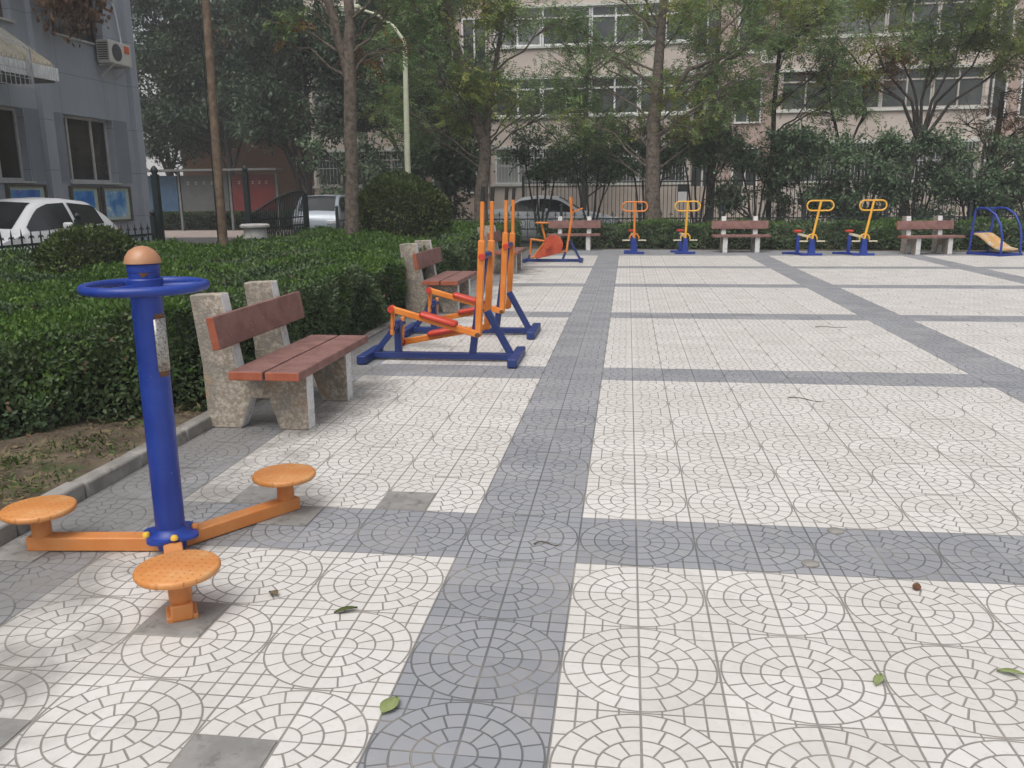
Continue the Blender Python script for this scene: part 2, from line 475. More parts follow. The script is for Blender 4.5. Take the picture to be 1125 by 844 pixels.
L_hedge = leaf_mat('hedge_leaf', (0.0458, 0.0746, 0.0381), (0.0833, 0.129, 0.0584), (0.1422, 0.201, 0.086), 0.2, 2.0)
L_new = leaf_mat('hedge_new_leaf', (0.048, 0.0977, 0.0209), (0.0815, 0.1583, 0.0317), (0.1427, 0.2332, 0.0477), 0.28, 1.3)
L_bush = leaf_mat('ball_bush_leaf', (0.0392, 0.0588, 0.0196), (0.0728, 0.105, 0.0308), (0.126, 0.161, 0.0504), 0.2, 2.5)
L_dark = leaf_mat('dark_tree_leaf', (0.0351, 0.058, 0.0379), (0.0656, 0.103, 0.0599), (0.1184, 0.1687, 0.0826), 0.2, 0.8)
L_shrub = leaf_mat('shrub_leaf', (0.0668, 0.1092, 0.0638), (0.1159, 0.1764, 0.0977), (0.1899, 0.2656, 0.1445), 0.22, 1.0)
L_mid = leaf_mat('feathery_leaf', (0.0716, 0.1279, 0.0505), (0.1335, 0.2107, 0.073), (0.2322, 0.3026, 0.1057), 0.32, 0.9)
L_yel = leaf_mat('yellowing_leaf', (0.096, 0.138, 0.0312), (0.18, 0.222, 0.048), (0.312, 0.3, 0.072), 0.32, 0.8)
L_brown = leaf_mat('dry_brown_leaf', (0.098, 0.0572, 0.0368), (0.1962, 0.1173, 0.0738), (0.3332, 0.2108, 0.136), 0.2, 3.0, 0.8)
L_rust = leaf_mat('rusty_leaf', (0.12, 0.055, 0.016), (0.20, 0.09, 0.022), (0.27, 0.15, 0.04), 0.25, 1.5, 0.7)
L_olive = leaf_mat('olive_leaf', (0.05, 0.07, 0.0225), (0.1, 0.125, 0.0375), (0.175, 0.1812, 0.0625), 0.25, 0.8)
L_litter = leaf_mat('dry_grass_litter', (0.09, 0.07, 0.04), (0.19, 0.155, 0.085), (0.30, 0.26, 0.16), 0.15, 3.0, 0.9)
L_grass = leaf_mat('short_weed', (0.035, 0.07, 0.015), (0.07, 0.13, 0.025), (0.11, 0.17, 0.04), 0.25, 3.0)
L_fallen = leaf_mat('fallen_green_leaf', (0.19, 0.235, 0.09), (0.26, 0.31, 0.13), (0.32, 0.36, 0.17), 0.1, 9.0)
M['twigs'] = surf('hedge_dark_core', (0.012, 0.016, 0.008), (0.022, 0.025, 0.013), 12, 0.95)  # near-black hull colour, standing for shade deep among the leaves


# ------------------------------------------------------------------ mesh helpers
class MB:
    """collects shapes; build() links them as ONE mesh object"""
    def __init__(self):
        self.v, self.f, self.mi = [], [], []

    def add(self, vs, fs, mi=0):
        o = len(self.v)
        self.v += [tuple(p) for p in vs]
        self.f += [tuple(i + o for i in q) for q in fs]
        self.mi += [mi] * len(fs)
        return self

    def box(self, c, s, rot=None, mi=0):
        x, y, z = s[0] / 2, s[1] / 2, s[2] / 2
        P = [Vector((a * x, b_ * y, c_ * z)) for a in (-1, 1) for b_ in (-1, 1) for c_ in (-1, 1)]
        if rot is not None:
            P = [rot @ p for p in P]
        c = Vector(c)
        P = [p + c for p in P]
        return self.add(P, [(0, 1, 3, 2), (4, 6, 7, 5), (0, 4, 5, 1), (2, 3, 7, 6), (0, 2, 6, 4), (1, 5, 7, 3)], mi)

    def bar(self, a, b, w, h, up=(0, 0, 1), mi=0):
        a, b = Vector(a), Vector(b)
        d = (b - a)
        ln = d.length
        d.normalize()
        up = Vector(up)
        if abs(d.dot(up)) > 0.98:
            up = Vector((0, 1, 0))
        s = d.cross(up).normalized()
        n = s.cross(d)
        rot = Matrix((d, s, n)).transposed()
        return self.box((a + b) / 2, (ln, w, h), rot, mi)

    def tube(self, pts, r, n=10, caps=True, mi=0, closed=False):
        pts = [Vector(p) for p in pts]
        rs = r if isinstance(r, (list, tuple)) else [r] * len(pts)
        vs, fs = [], []
        k = len(pts)
        ref = None
        for i, p in enumerate(pts):
            if closed:
                d = pts[(i + 1) % k] - pts[i - 1]
            else:
                d = pts[min(i + 1, k - 1)] - pts[max(i - 1, 0)]
            d.normalize()
            if ref is None:
                ref = Vector((0, 0, 1)) if abs(d.z) < 0.9 else Vector((1, 0, 0))
            s = (ref - d * ref.dot(d)).normalized()
            ref = s
            q = d.cross(s)
            for j in range(n):
                a = 2 * PI * j / n
                vs.append(p + (s * math.cos(a) + q * math.sin(a)) * rs[i])
        for i in range(k if closed else k - 1):
            i2 = (i + 1) % k
            for j in range(n):
                j2 = (j + 1) % n
                fs.append((i * n + j, i * n + j2, i2 * n + j2, i2 * n + j))
        if caps and not closed:
            fs.append(tuple(reversed(range(n))))
            fs.append(tuple(range((k - 1) * n, k * n)))
        return self.add(vs, fs, mi)

    def lathe(self, prof, c=(0, 0, 0), n=28, mi=0):
        vs, fs = [], []
        for (r, z) in prof:
            for j in range(n):
                a = 2 * PI * j / n
                vs.append((c[0] + r * math.cos(a), c[1] + r * math.sin(a), c[2] + z))
        for i in range(len(prof) - 1):
            for j in range(n):
                j2 = (j + 1) % n
                fs.append((i * n + j, i * n + j2, (i + 1) * n + j2, (i + 1) * n + j))
        fs.append(tuple(reversed(range(n))))
        fs.append(tuple(range((len(prof) - 1) * n, len(prof) * n)))
        return self.add(vs, fs, mi)

    def prism(self, poly, a, b, axis='y', mi=0):
        """poly of (p, q) extruded from a to b along axis; axis y: (x, z), axis x: (y, z), axis z: (x, y)"""
        def P(p, q, e):
            return {'y': (p, e, q), 'x': (e, p, q), 'z': (p, q, e)}[axis]
        n = len(poly)
        vs = [P(p, q, a) for p, q in poly] + [P(p, q, b) for p, q in poly]
        fs = [tuple(range(n)), tuple(reversed(range(n, 2 * n)))]
        fs += [(i, i + n, (i + 1) % n + n, (i + 1) % n) for i in range(n)]
        return self.add(vs, fs, mi)

    def build(self, name, mat, parent=None, bevel=0.0, smooth=True, sharp=38, fix=True):
        me = bpy.data.meshes.new(name)
        me.from_pydata(self.v, [], self.f)
        for m_ in (mat if isinstance(mat, (list, tuple)) else [mat]):
            me.materials.append(m_)
        me.polygons.foreach_set('material_index', self.mi)
        if fix:
            import bmesh
            bm = bmesh.new()
            bm.from_mesh(me)
            bmesh.ops.recalc_face_normals(bm, faces=bm.faces)
            bm.to_mesh(me)
            bm.free()
        if smooth:
            me.polygons.foreach_set('use_smooth', [True] * len(me.polygons))
            me.set_sharp_from_angle(angle=R(sharp))
        o = bpy.data.objects.new(name, me)
        COL.objects.link(o)
        if parent is not None:
            o.parent = parent
        if bevel:
            bv = o.modifiers.new('bevel', 'BEVEL')
            bv.width = bevel
            bv.segments = 2
            bv.limit_method = 'ANGLE'
            bv.angle_limit = R(40)
        return o


def np_mesh(name, V, F, mat, parent=None):
    """quad mesh from numpy arrays"""
    me = bpy.data.meshes.new(name)
    me.vertices.add(len(V))
    me.vertices.foreach_set('co', np.ascontiguousarray(V, dtype=np.float32).ravel())
    nl = F.shape[1]
    me.loops.add(F.size)
    me.loops.foreach_set('vertex_index', np.ascontiguousarray(F, dtype=np.int32).ravel())
    me.polygons.add(len(F))
    me.polygons.foreach_set('loop_start', np.arange(0, F.size, nl, dtype=np.int32))
    me.materials.append(mat)
    me.update(calc_edges=True)
    me.validate()
    o = bpy.data.objects.new(name, me)
    COL.objects.link(o)
    if parent is not None:
        o.parent = parent
    return o


def unit(a):
    return a / np.maximum(np.linalg.norm(a, axis=1, keepdims=True), 1e-9)


def leaf_geo(P, A, Nn, L, W, fold=0.25):
    """one creased four-cornered leaf per point: base P, axis A, normal Nn"""
    A = unit(A)
    B = unit(np.cross(Nn, A))
    Nn = np.cross(A, B)
    L = np.asarray(L).reshape(-1, 1)
    W = np.asarray(W).reshape(-1, 1)
    mid = P + A * L * 0.48 - Nn * W * fold
    v0 = P
    v1 = mid + B * W * 0.5 + Nn * W * fold
    v2 = P + A * L
    v3 = mid - B * W * 0.5 + Nn * W * fold
    V = np.stack([v0, v1, v2, v3], 1).reshape(-1, 3)
    F = np.arange(len(P) * 4).reshape(-1, 4)
    return V, F


def rnd_dirs(n):
    return unit(RNG.normal(size=(n, 3)))


def thing(name, label, cat, loc=(0, 0, 0), rotz=0.0, group=None):
    o = bpy.data.objects.new(name, None)
    o.empty_display_size = 0.1
    COL.objects.link(o)
    o.location = loc
    o.rotation_euler = (0, 0, rotz)
    tag(o, label, cat, group)
    return o


def tag(o, label, cat, group=None, kind=None):
    if label:
        o['label'] = label
    if cat:
        o['category'] = cat
    if group:
        o['group'] = group
    if kind:
        o['kind'] = kind
    return o


def structure(o):
    o['kind'] = 'structure'
    return o


def copy_tree(o, parent=None):
    c = o.copy()
    COL.objects.link(c)
    if parent is not None:
        c.parent = parent
    for ch in list(o.children):
        copy_tree(ch, c)
    return c


def sheet(name, pts, z, mat):
    mb = MB()
    mb.add([(x, y, z) for x, y in pts], [tuple(range(len(pts)))])
    o = mb.build(name, mat, smooth=False)
    return structure(o)


# ------------------------------------------------------------------ ground, paving, kerb
sheet('ground', [(-110, -60), (110, -60), (110, 110), (-110, 110)], -0.03, M['earth'])
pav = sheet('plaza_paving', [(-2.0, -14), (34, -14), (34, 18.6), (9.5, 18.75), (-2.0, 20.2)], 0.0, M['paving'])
sheet('lane', [(-11.4, -30), (-7.75, -30), (-7.75, 21.0), (-11.4, 21.0)], -0.012, M['lane'])
sheet('lane_yard', [(-40, 26.9), (-9, 26.9), (-9, 33.4), (-40, 33.4)], -0.008, M['lane'])
sheet('road', [(-60, 21.0), (60, 21.0), (60, 26.9), (-60, 26.9)], -0.014, M['asphalt'])

# planting bed soil, a little higher than the paving
mb = MB()
bed = [(-2.1, -14), (-2.1, 20.3), (-7.7, 20.3), (-7.7, -14)]
nx, ny = 24, 120
gx = np.linspace(-7.7, -2.1, nx)
gy = np.linspace(-14, 20.3, ny)
vs = [(x, y, 0.035 + 0.03 * math.sin(x * 5.1 + y * 2.3) * math.sin(y * 3.7 - x) + 0.012 * random.random()
       + 0.05 * min(1, max(0, (-2.1 - x)))) for y in gy for x in gx]
fs = [(j * nx + i, j * nx + i + 1, (j + 1) * nx + i + 1, (j + 1) * nx + i) for j in range(ny - 1) for i in range(nx - 1)]
mb.add(vs, fs)
structure(mb.build('soil_bed', M['earth']))
sheet('far_soil_strip', [(-2.1, 20.2), (9.5, 18.75), (34, 18.6), (34, 21.0), (-2.1, 21.0)], 0.012, M['earth'])

mb = MB()
y = -14.0
while y < 20.0:
    ln = 0.5
    j = random.uniform(-0.006, 0.006)
    mb.box((-2.052 + j, y + ln / 2, (0.02 if y < 2.2 else -0.025) + random.uniform(-0.004, 0.004)), (0.10, ln - 0.008, 0.12), Matrix.Rotation(random.uniform(-0.012, 0.012), 3, 'Z'))
    y += ln
structure(mb.build('kerb', M['kerb'], bevel=0.012))

# plain cement tiles let into the paving
mb = MB()
for (x, y) in [(-0.5, -1.5), (-1.25, -1.5), (-1.0, -0.75), (-0.5, 0.5), (-1.25, 0.5), (-1.0, 0.25), (-2.0, -0.25), (0.0, -5.0)]:
    mb.box((x + 0.125, y + 0.125, -0.006), (0.242, 0.242, 0.02))
structure(mb.build('cement_patch_tiles', M['patch'], bevel=0.002))


# ------------------------------------------------------------------ grey office building on the left
GX = -11.5
gb = thing('office_building', 'grey panel clad office building with dark windows at the left', 'building', (GX, 0, 0))
mb = MB()
Y0, Y1, ZT = -6.0, 17.3, 10.5
win_lo = [(14.4, 16.2), (11.2, 13.15), (8.2, 10.15), (5.2, 7.15)]
rows = [(1.83, 3.27), (4.92, 6.6), (8.0, 9.6)]
# wall built as strips round the openings
zc = 0.0
for (za, zb) in rows:
    mb.box((-0.15, (Y0 + Y1) / 2, (zc + za) / 2), (0.30, Y1 - Y0, za - zc))
    ys = sorted(win_lo)
    yc = Y0
    for (a, b) in ys:
        mb.box((-0.15, (yc + a) / 2, (za + zb) / 2), (0.30, a - yc, zb - za))
        yc = b
    mb.box((-0.15, (yc + Y1) / 2, (za + zb) / 2), (0.30, Y1 - yc, zb - za))
    zc = zb
mb.box((-0.15, (Y0 + Y1) / 2, (zc + ZT) / 2), (0.30, Y1 - Y0, ZT - zc))
mb.box((-6.0, Y1 - 0.15, ZT / 2), (11.4, 0.30, ZT))
mb.build('wall', M['greyclad'], gb)
for (a, b) in [(13.6, 13.92), (10.6, 10.92), (7.6, 7.92), (4.6, 4.92), (17.0, 17.29)]:
    mb = MB()
    mb.box((0.06, (a + b) / 2, ZT / 2), (0.12, b - a, ZT - 0.02))
    mb.build('pilaster', M['greyclad'], gb)
for (a, b) in sorted(win_lo):      # darker strips beside the ground floor windows
    for (yc, w_) in ((a - 0.22, 0.40), (b + 0.30, 0.55)):
        mb = MB()
        mb.box((0.006, yc, 2.55), (0.012, w_, 1.46))
        mb.build('dark_cladding', M['greydark'], gb)
mb = MB()
mb.box((-6.0, (Y0 + Y1) / 2, ZT + 0.1), (12.3, Y1 - Y0 + 0.3, 0.2))
mb.build('roof', M['greydark'], gb)
for ri, (za, zb) in enumerate(rows):
    for (a, b) in win_lo:
        w = b - a
        fr = MB()
        for yy in (a + 0.03, b - 0.03, a + w * 0.18, a + w * 0.66):
            fr.box((-0.20, yy, (za + zb) / 2), (0.07, 0.055, zb - za))
        for zz in (za + 0.03, zb - 0.03):
            fr.box((-0.20, (a + b) / 2, zz), (0.066, w, 0.06))
        f = fr.build('window', M['frame_grey'] if ri == 0 else M['frame_dark'], gb)
        g = MB()
        g.box((-0.21, (a + b) / 2, (za + zb) / 2), (0.02, w - 0.05, zb - za - 0.05))
        g.build('pane', M['glass_brown'], f)
        s = MB()
        s.box((-0.04, (a + b) / 2, za - 0.025), (0.22, w + 0.06, 0.04))
        s.build('sill', M['frame_grey'], f)
# entrance canopy with its wire cage
ct = thing('entrance_canopy', 'white trimmed canopy with beige ribbed roof and wire cage on grey building', 'canopy', (GX, 0, 0))
mb = MB()
cy0, cy1 = 5.0, 12.55
mb.prism([(0.13, 4.72), (1.22, 3.96), (1.22, 3.92), (0.13, 4.62)], cy0, cy1, 'y')
y = cy0 + 0.05
while y < cy1:
    mb.bar((0.14, y, 4.735), (1.21, y, 3.985), 0.03, 0.03)
    y += 0.12
mb.build('ribbed_roof', M['canopy_top'], ct)
mb = MB()
mb.box((1.245, (cy0 + cy1) / 2, 3.79), (0.045, cy1 - cy0, 0.24))
mb.prism([(0.13, 4.60), (1.22, 3.90), (1.22, 3.68), (0.13, 3.68)], cy1, cy1 + 0.04, 'y')
y = cy0 + 0.05
while y < cy1:
    mb.box((1.275, y, 3.79), (0.016, 0.03, 0.235))
    y += 0.075
mb.build('fascia', M['canopy_white'], ct)
mb = MB()
mb.box((0.67, (cy0 + cy1) / 2, 3.66), (1.06, cy1 - cy0, 0.03))
mb.build('soffit', M['boardframe'], ct)
cg = MB()
ny_ = 26
for i in range(ny_):
    yy = 8.6 + i * 0.12
    cg.tube([(0.3, yy, 4.85), (1.30, yy, 4.16), (1.36, yy, 3.95), (1.36, yy, 3.45)], 0.006, 5)
for q in range(9):
    a = q / 8
    cg.tube([(0.3 + a * 1.0, 8.55, 4.85 - a * 0.69), (0.3 + a * 1.0, 11.68, 4.85 - a * 0.69)], 0.006, 5)
for z_ in (3.45, 3.6, 3.75, 3.9):
    cg.tube([(1.36, 8.55, z_), (1.36, 11.68, z_)], 0.006, 5)
cg.bar((0.25, 11.68, 4.87), (1.34, 11.68, 4.12), 0.04, 0.04)
cg.bar((1.36, 11.68, 4.14), (1.36, 11.68, 3.43), 0.04, 0.04)
cg.build('wire_cage', M['wire'], ct)
# air conditioner
ac = thing('air_conditioner', 'white air conditioner unit with orange sticker high on grey wall', 'air conditioner', (GX + 0.02, 15.75, 4.5))
mb = MB()
mb.box((0.22, 0.45, 0.25), (0.32, 0.88, 0.50))
mb.build('casing', M['ac'], ac, bevel=0.02)
mb = MB()
mb.lathe([(0.19, 0), (0.19, 0.012), (0.165, 0.016)], (0, 0, 0), 24)
o = mb.build('fan_grille', M['ac_dark'], ac)
o.rotation_euler = (0, R(90), 0)
o.location = (0.376, 0.30, 0.25)
mb = MB()
mb.box((0.385, 0.70, 0.36), (0.012, 0.20, 0.16))
mb.build('sticker', M['sticker'], ac)
mb = MB()
for i in range(8):
    mb.box((0.22, 0.003, 0.08 + i * 0.05), (0.24, 0.012, 0.02))
mb.build('side_louvre', M['ac_dark'], ac)
for yy in (0.15, 0.75):
    mb = MB()
    mb.bar((0.0, yy, -0.02), (0.40, yy, -0.02), 0.035, 0.03)
    mb.bar((0.02, yy, -0.28), (0.36, yy, -0.03), 0.03, 0.03)
    mb.build('bracket', M['frame_grey'], ac)
hose = MB()
hose.tube([(GX + 0.06, 16.55, 4.95), (GX + 0.09, 16.78, 5.1), (GX + 0.07, 16.70, 5.7), (GX + 0.06, 16.45, 6.6), (GX + 0.06, 16.3, 8.2)], 0.018, 6)
tag(hose.build('air_hose', M['canopy_white']), 'thin white hose running up the grey wall above air conditioner', 'hose')
# printed boards under the windows
for (a, b, za, zb, mat, lab) in [
        (14.28, 15.30, 0.98, 1.74, 'poster_a', 'blue sea poster under the ground floor window, nearer of the two'),
        (15.42, 16.55, 0.92, 1.74, 'poster_b', 'blue sky poster nearest the corner of the grey building'),
        (12.33, 13.47, 0.98, 1.76, 'poster_c', 'blue and pink poster behind the roof of white hatchback')]:
    p = thing('poster_board', lab, 'poster', (GX, (a + b) / 2, za), 0, 'printed posters on grey building')
    w, h = b - a, zb - za
    mb = MB()
    for s_ in (-1, 1):
        mb.box((0.04, s_ * (w / 2 - 0.02), h / 2), (0.08, 0.045, h))
    for z_ in (0.022, h - 0.022):
        mb.box((0.04, 0, z_), (0.076, w - 0.09, 0.045))
    mb.build('frame', M['frame_dark'], p)
    mb = MB()
    mb.box((0.016, 0, h / 2), (0.03, w - 0.08, h - 0.08))
    mb.build('border', M['poster_edge'], p)
    mb = MB()
    mb.box((0.034, -0.03, h / 2), (0.008, w - 0.30, h - 0.22))
    mb.build('print', M[mat], p)


# ------------------------------------------------------------------ pink apartment building at the back
PB = thing('apartment_building', 'long pinkish apartment building with rows of white framed windows behind trees', 'building', (0, 0, 0), R(-0.5))
FY, RY = 34.0, 35.3
SP = 2.8           # storey height
bays = [(-13.6, -8.7, 'frame_brown'), (-5.5, 2.95, 'frame_white'), (6.35, 14.4, 'frame_brown'), (18.0, 26.5, 'frame_white')]
mb = MB()
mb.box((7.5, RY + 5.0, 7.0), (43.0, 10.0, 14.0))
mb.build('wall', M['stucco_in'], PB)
mb = MB()
mb.box((7.5, RY + 4.8, 14.15), (43.4, 11.6, 0.3))
mb.build('roof', M['greydark'], PB)
floors = [0, 1, 2, 3]
sp_mb, ld_mb, in_mb = MB(), MB(), MB()
for (xa, xb, fm) in bays:
    w = xb - xa
    xc = (xa + xb) / 2
    for fl in floors:
        sill = 1.83 + SP * fl
        head = sill + 1.58
        base = sill - 1.22 if fl else 0.0
        sp_mb.box((xc, (FY + RY) / 2, (base + sill) / 2), (w, RY - FY, sill - base))
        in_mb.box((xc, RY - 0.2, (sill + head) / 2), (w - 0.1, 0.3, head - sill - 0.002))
        for s_ in (xa + 0.07, xb - 0.07):
            sp_mb.box((s_, (FY + RY) / 2, (sill + head) / 2), (0.14, RY - FY - 0.01, head - sill))
        ld_mb.box((xc, FY - 0.02, sill + 0.02), (w + 0.10, 0.16, 0.09))
        ld_mb.box((xc, FY - 0.012, base + 0.02 if fl else 0.4), (w + 0.06, 0.10, 0.10))
        n = 4 if w > 6 else 2
        for i in range(n):
            a = xa + 0.14 + (w - 0.28) * i / n
            b = xa + 0.14 + (w - 0.28) * (i + 1) / n
            fw = MB()
            z0, z1 = sill + 0.07, head
            tz = z1 - 0.42
            t_ = 0.075 if fm == 'frame_white' else 0.06
            for xx in (a + t_ / 2 + 0.01, (a + b) / 2, b - t_ / 2 - 0.01):
                fw.box((xx, FY + 0.08, (z0 + z1) / 2), (t_, 0.08, z1 - z0))
            for zz in (z0 + t_ / 2, tz, z1 - t_ / 2):
                fw.box(((a + b) / 2, FY + 0.08, zz), (b - a - 0.02, 0.07, t_))
            f = fw.build('window', M[fm], PB)
            g = MB()
            g.box(((a + b) / 2, FY + 0.10, (z0 + z1) / 2), (b - a - 0.06, 0.012, z1 - z0 - 0.04))
            g.build('pane', M[random.choice(['glass', 'glass', 'glass', 'glass', 'curtain'])], f)
            if fl == 0:
                bm_ = MB()
                nb = 14
                for q in range(nb + 1):
                    xx = a + 0.03 + (b - a - 0.06) * q / nb
                    bm_.box((xx, FY - 0.12, (z0 + z1) / 2), (0.016, 0.016, z1 - z0))
                for zz in (z0 + 0.05, (z0 + z1) / 2, z1 - 0.05):
                    bm_.box(((a + b) / 2, FY - 0.118, zz), (b - a - 0.02, 0.012, 0.03))
                bm_.build('window_bars', M['frame_grey'], f)
sp_mb.build('bay_spandrel', M['stucco'], PB)
ld_mb.build('ledge', M['ledge'], PB)
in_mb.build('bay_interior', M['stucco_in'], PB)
for (xs) in [(-7.9, -6.4), (3.55, 5.35), (15.0, 16.6)]:
    for fl in floors:
        for x in xs:
            sill = 1.55 + SP * fl
            h = 1.75
            fw = MB()
            for xx in (x - 0.52, x, x + 0.52):
                fw.box((xx, RY - 0.04, sill + h / 2), (0.07, 0.12, h))
            for zz in (sill, sill + h):
                fw.box((x, RY - 0.04, zz), (1.12, 0.116, 0.07))
            f = fw.build('window', M['frame_white'], PB)
            g = MB()
            g.box((x, RY - 0.02, sill + h / 2), (1.0, 0.03, h - 0.06))
            g.build('pane', M['glass'], f)
for x in (3.05, 14.55, -5.7):
    mb = MB()
    mb.tube([(x, RY - 0.10, 0), (x, RY - 0.10, 13.9)], 0.055, 8)
    mb.build('downpipe', M['frame_brown'], PB)
for (x, z_) in [(14.9, 4.0), (6.1, 6.9), (3.3, 6.6)]:
    a_ = MB()
    a_.box((x, RY - 0.35 if x > 14 or x < 6 else RY - 0.35, z_), (0.75, 0.30, 0.5))
    ob = a_.build('wall_unit', M['ac'], PB, bevel=0.02)

# brick building and a pale far block
bb = thing('brick_building', 'orange brick building end seen behind dark trees and notice board', 'building', (0, 0, 0))
mb = MB()
mb.box((-18.4, 47.0, 5.5), (10.8, 10.0, 11.0))
mb.build('wall', M['brick'], bb)
mb = MB()
mb.box((-18.4, 47.0, 11.15), (11.4, 10.6, 0.3))
mb.build('roof', M['greydark'], bb)
mb = MB()
mb.box((-18.4, 41.97, 4.9), (10.9, 0.1, 0.18))
mb.build('ledge', M['ledge'], bb)
for x in (-22.6, -13.9):
    for z_ in (6.2,):
        fw = MB()
        for xx in (x - 0.6, x, x + 0.6):
            fw.box((xx, 41.96, z_ + 0.7), (0.07, 0.10, 1.4))
        for zz in (z_, z_ + 1.4):
            fw.box((x, 41.96, zz), (1.27, 0.096, 0.07))
        f = fw.build('window', M['frame_white'], bb)
        g = MB()
        g.box((x, 41.98, z_ + 0.7), (1.15, 0.03, 1.34))
        g.build('pane', M['glass'], f)
fb = thing('far_building', 'pale distant building glimpsed between grey building and dark trees', 'building', (-45, 70, 0))
mb = MB()
mb.box((0, 0, 6), (30, 10, 12))
mb.build('wall', M['pale'], fb)
mb = MB()
mb.box((0, 0, 12.2), (30.6, 10.6, 0.4))
mb.build('roof', M['ledge'], fb)
for i in range(9):
    for z_ in (1.5, 4.7, 7.9):
        fw = MB()
        fw.box((-13 + i * 3.2, -5.02, z_ + 0.8), (1.7, 0.06, 1.6))
        f = fw.build('window', M['frame_white'], fb)
        g = MB()
        g.box((-13 + i * 3.2, -5.05, z_ + 0.8), (1.5, 0.03, 1.4))
        g.build('pane', M['glass'], f)


# ------------------------------------------------------------------ foliage things
def hedge_h(x, y):
    return -0.14 * np.clip((y - 8.0) / 4.0, 0, 1) * np.clip((-x - 4.6) / 1.2, 0, 1) + 0.05 * np.sin(x * 3.1 + y * 1.7) + 0.04 * np.sin(y * 4.3 - x * 2.2) + 0.02 * np.sin(x * 9.0) * np.sin(y * 8.0)


def hedge(name, label, poly, H, near, dens, Ls, cut=0.14, group=None, ymax_new=None):
    """clipped hedge over a footprint polygon (anticlockwise): leaves on its top and sides round a solid dark core"""
    t = thing(name, label, 'hedge', (0, 0, 0), 0, group)
    poly = np.array(poly, float)
    # core: added solid hull, the inner shade put into its dark colour
    c = poly.mean(0)
    mb = MB()
    n = len(poly)

    def inset(d):
        out = []
        for i in range(n):
            p0, p1, p2 = poly[i - 1], poly[i], poly[(i + 1) % n]
            e1 = (p1 - p0) / np.linalg.norm(p1 - p0)
            e2 = (p2 - p1) / np.linalg.norm(p2 - p1)
            n1, n2 = np.array([-e1[1], e1[0]]), np.array([-e2[1], e2[0]])
            k = 1 + n1 @ n2
            out.append(p1 + (n1 + n2) * d / max(k, 0.35))
        return out
    a_, b_, c_ = inset(cut * 1.6), inset(cut * 0.8), inset(cut * 1.2)
    vs = [(p[0], p[1], 0.02) for p in a_] + [(p[0], p[1], H * 0.6) for p in b_] + [(p[0], p[1], H - 0.22) for p in c_]
    fs = [(i, (i + 1) % n, n + (i + 1) % n, n + i) for i in range(n)] + [(n + i, n + (i + 1) % n, 2 * n + (i + 1) % n, 2 * n + i) for i in range(n)]
    fs.append(tuple(range(2 * n, 3 * n)))
    mb.add(vs, fs)
    mb.build('twigs', M['twigs'], t, smooth=False)  # closed dark hull behind the leaves, no separate twigs modelled
    # top leaves: rejection sampling in the polygon
    lo, hi = poly.min(0), poly.max(0)

    def inside(q):
        r_ = np.zeros(len(q), bool)
        j = n - 1
        for i in range(n):
            xi, yi = poly[i]
            xj, yj = poly[j]
            cr = ((yi > q[:, 1]) != (yj > q[:, 1])) & (q[:, 0] < (xj - xi) * (q[:, 1] - yi) / (yj - yi + 1e-12) + xi)
            r_ ^= cr
            j = i
        return r_
    P, Nn = [], []
    area = (hi - lo).prod()
    q = lo + RNG.random((int(area * dens), 2)) * (hi - lo)
    q = q[inside(q)]
    # thin out with distance from the plaza camera side
    dist = np.hypot(q[:, 0] - 0.7, q[:, 1] + 3.2)
    keep = RNG.random(len(q)) < np.clip((near / dist) ** 1.3, 0.10, 1)
    q = q[keep]
    z = H - 0.02 + hedge_h(q[:, 0], q[:, 1]) - np.abs(RNG.normal(0, 0.035, len(q)))
    P.append(np.c_[q, z])
    Nn.append(np.tile([0, 0, 1.0], (len(q), 1)))
    for i in range(n):
        p0, p1 = poly[i], poly[(i + 1) % n]
        e = p1 - p0
        ln = np.linalg.norm(e)
        e = e / ln
        nrm = np.array([e[1], -e[0]])
        m_ = int(ln * H * dens * 1.6)
        s = RNG.random(m_) * ln
        zz = RNG.random(m_) ** 0.85 * H
        q = p0 + np.outer(s, e)
        dist = np.hypot(q[:, 0] - 0.7, q[:, 1] + 3.2)
        keep = RNG.random(m_) < np.clip((near / dist) ** 1.3, 0.10, 1)
        q, zz, s = q[keep], zz[keep], s[keep]
        off = 0.04 * np.sin(s * 5 + zz * 7) + 0.05 * np.sin(s * 2.1 + zz * 3) + 0.03 * np.sin(s * 11 - zz * 9) - 0.22 * np.clip(0.28 - zz, 0, 1) - 0.25 * np.clip(zz - H + 0.12, 0, 1) - np.abs(RNG.normal(0, 0.04, len(q)))
        q = q + off[:, None] * nrm
        P.append(np.c_[q, zz + hedge_h(q[:, 0], q[:, 1]) * zz / H])
        Nn.append(np.tile([nrm[0], nrm[1], 0.25], (len(q), 1)))
    P, Nn = np.vstack(P), np.vstack(Nn)
    dist = np.hypot(P[:, 0] - 0.7, P[:, 1] + 3.2)
    A = unit(0.30 * Nn + np.array([0, 0, 0.25]) + RNG.normal(0, 0.75, P.shape))
    N2 = unit(Nn + np.array([0, 0, 0.45]) + RNG.normal(0, 0.55, P.shape))
    sz = Ls * (0.7 + 0.6 * RNG.random(len(P))) * np.clip(dist / near, 1, 2.6) ** 0.65
    V, F = leaf_geo(P, A, N2, sz, sz * 0.55)
    np_mesh('foliage', V, F, L_hedge, t)
    # new pale shoots, mostly on the clipped top, in patches
    top = Nn[:, 2] > 0.9
    nz = np.sin(P[:, 0] * 2.1 + P[:, 1] * 0.9) + np.sin(P[:, 1] * 2.7 - P[:, 0]) + 0.8 * np.sin(P[:, 0] * 7.3 + 2) * np.sin(P[:, 1] * 6.1) + RNG.normal(0, 0.6, len(P))
    pick = (top & (nz > 0.1)) | ((~top) & (P[:, 2] > H * 0.3) & (nz > 1.25))
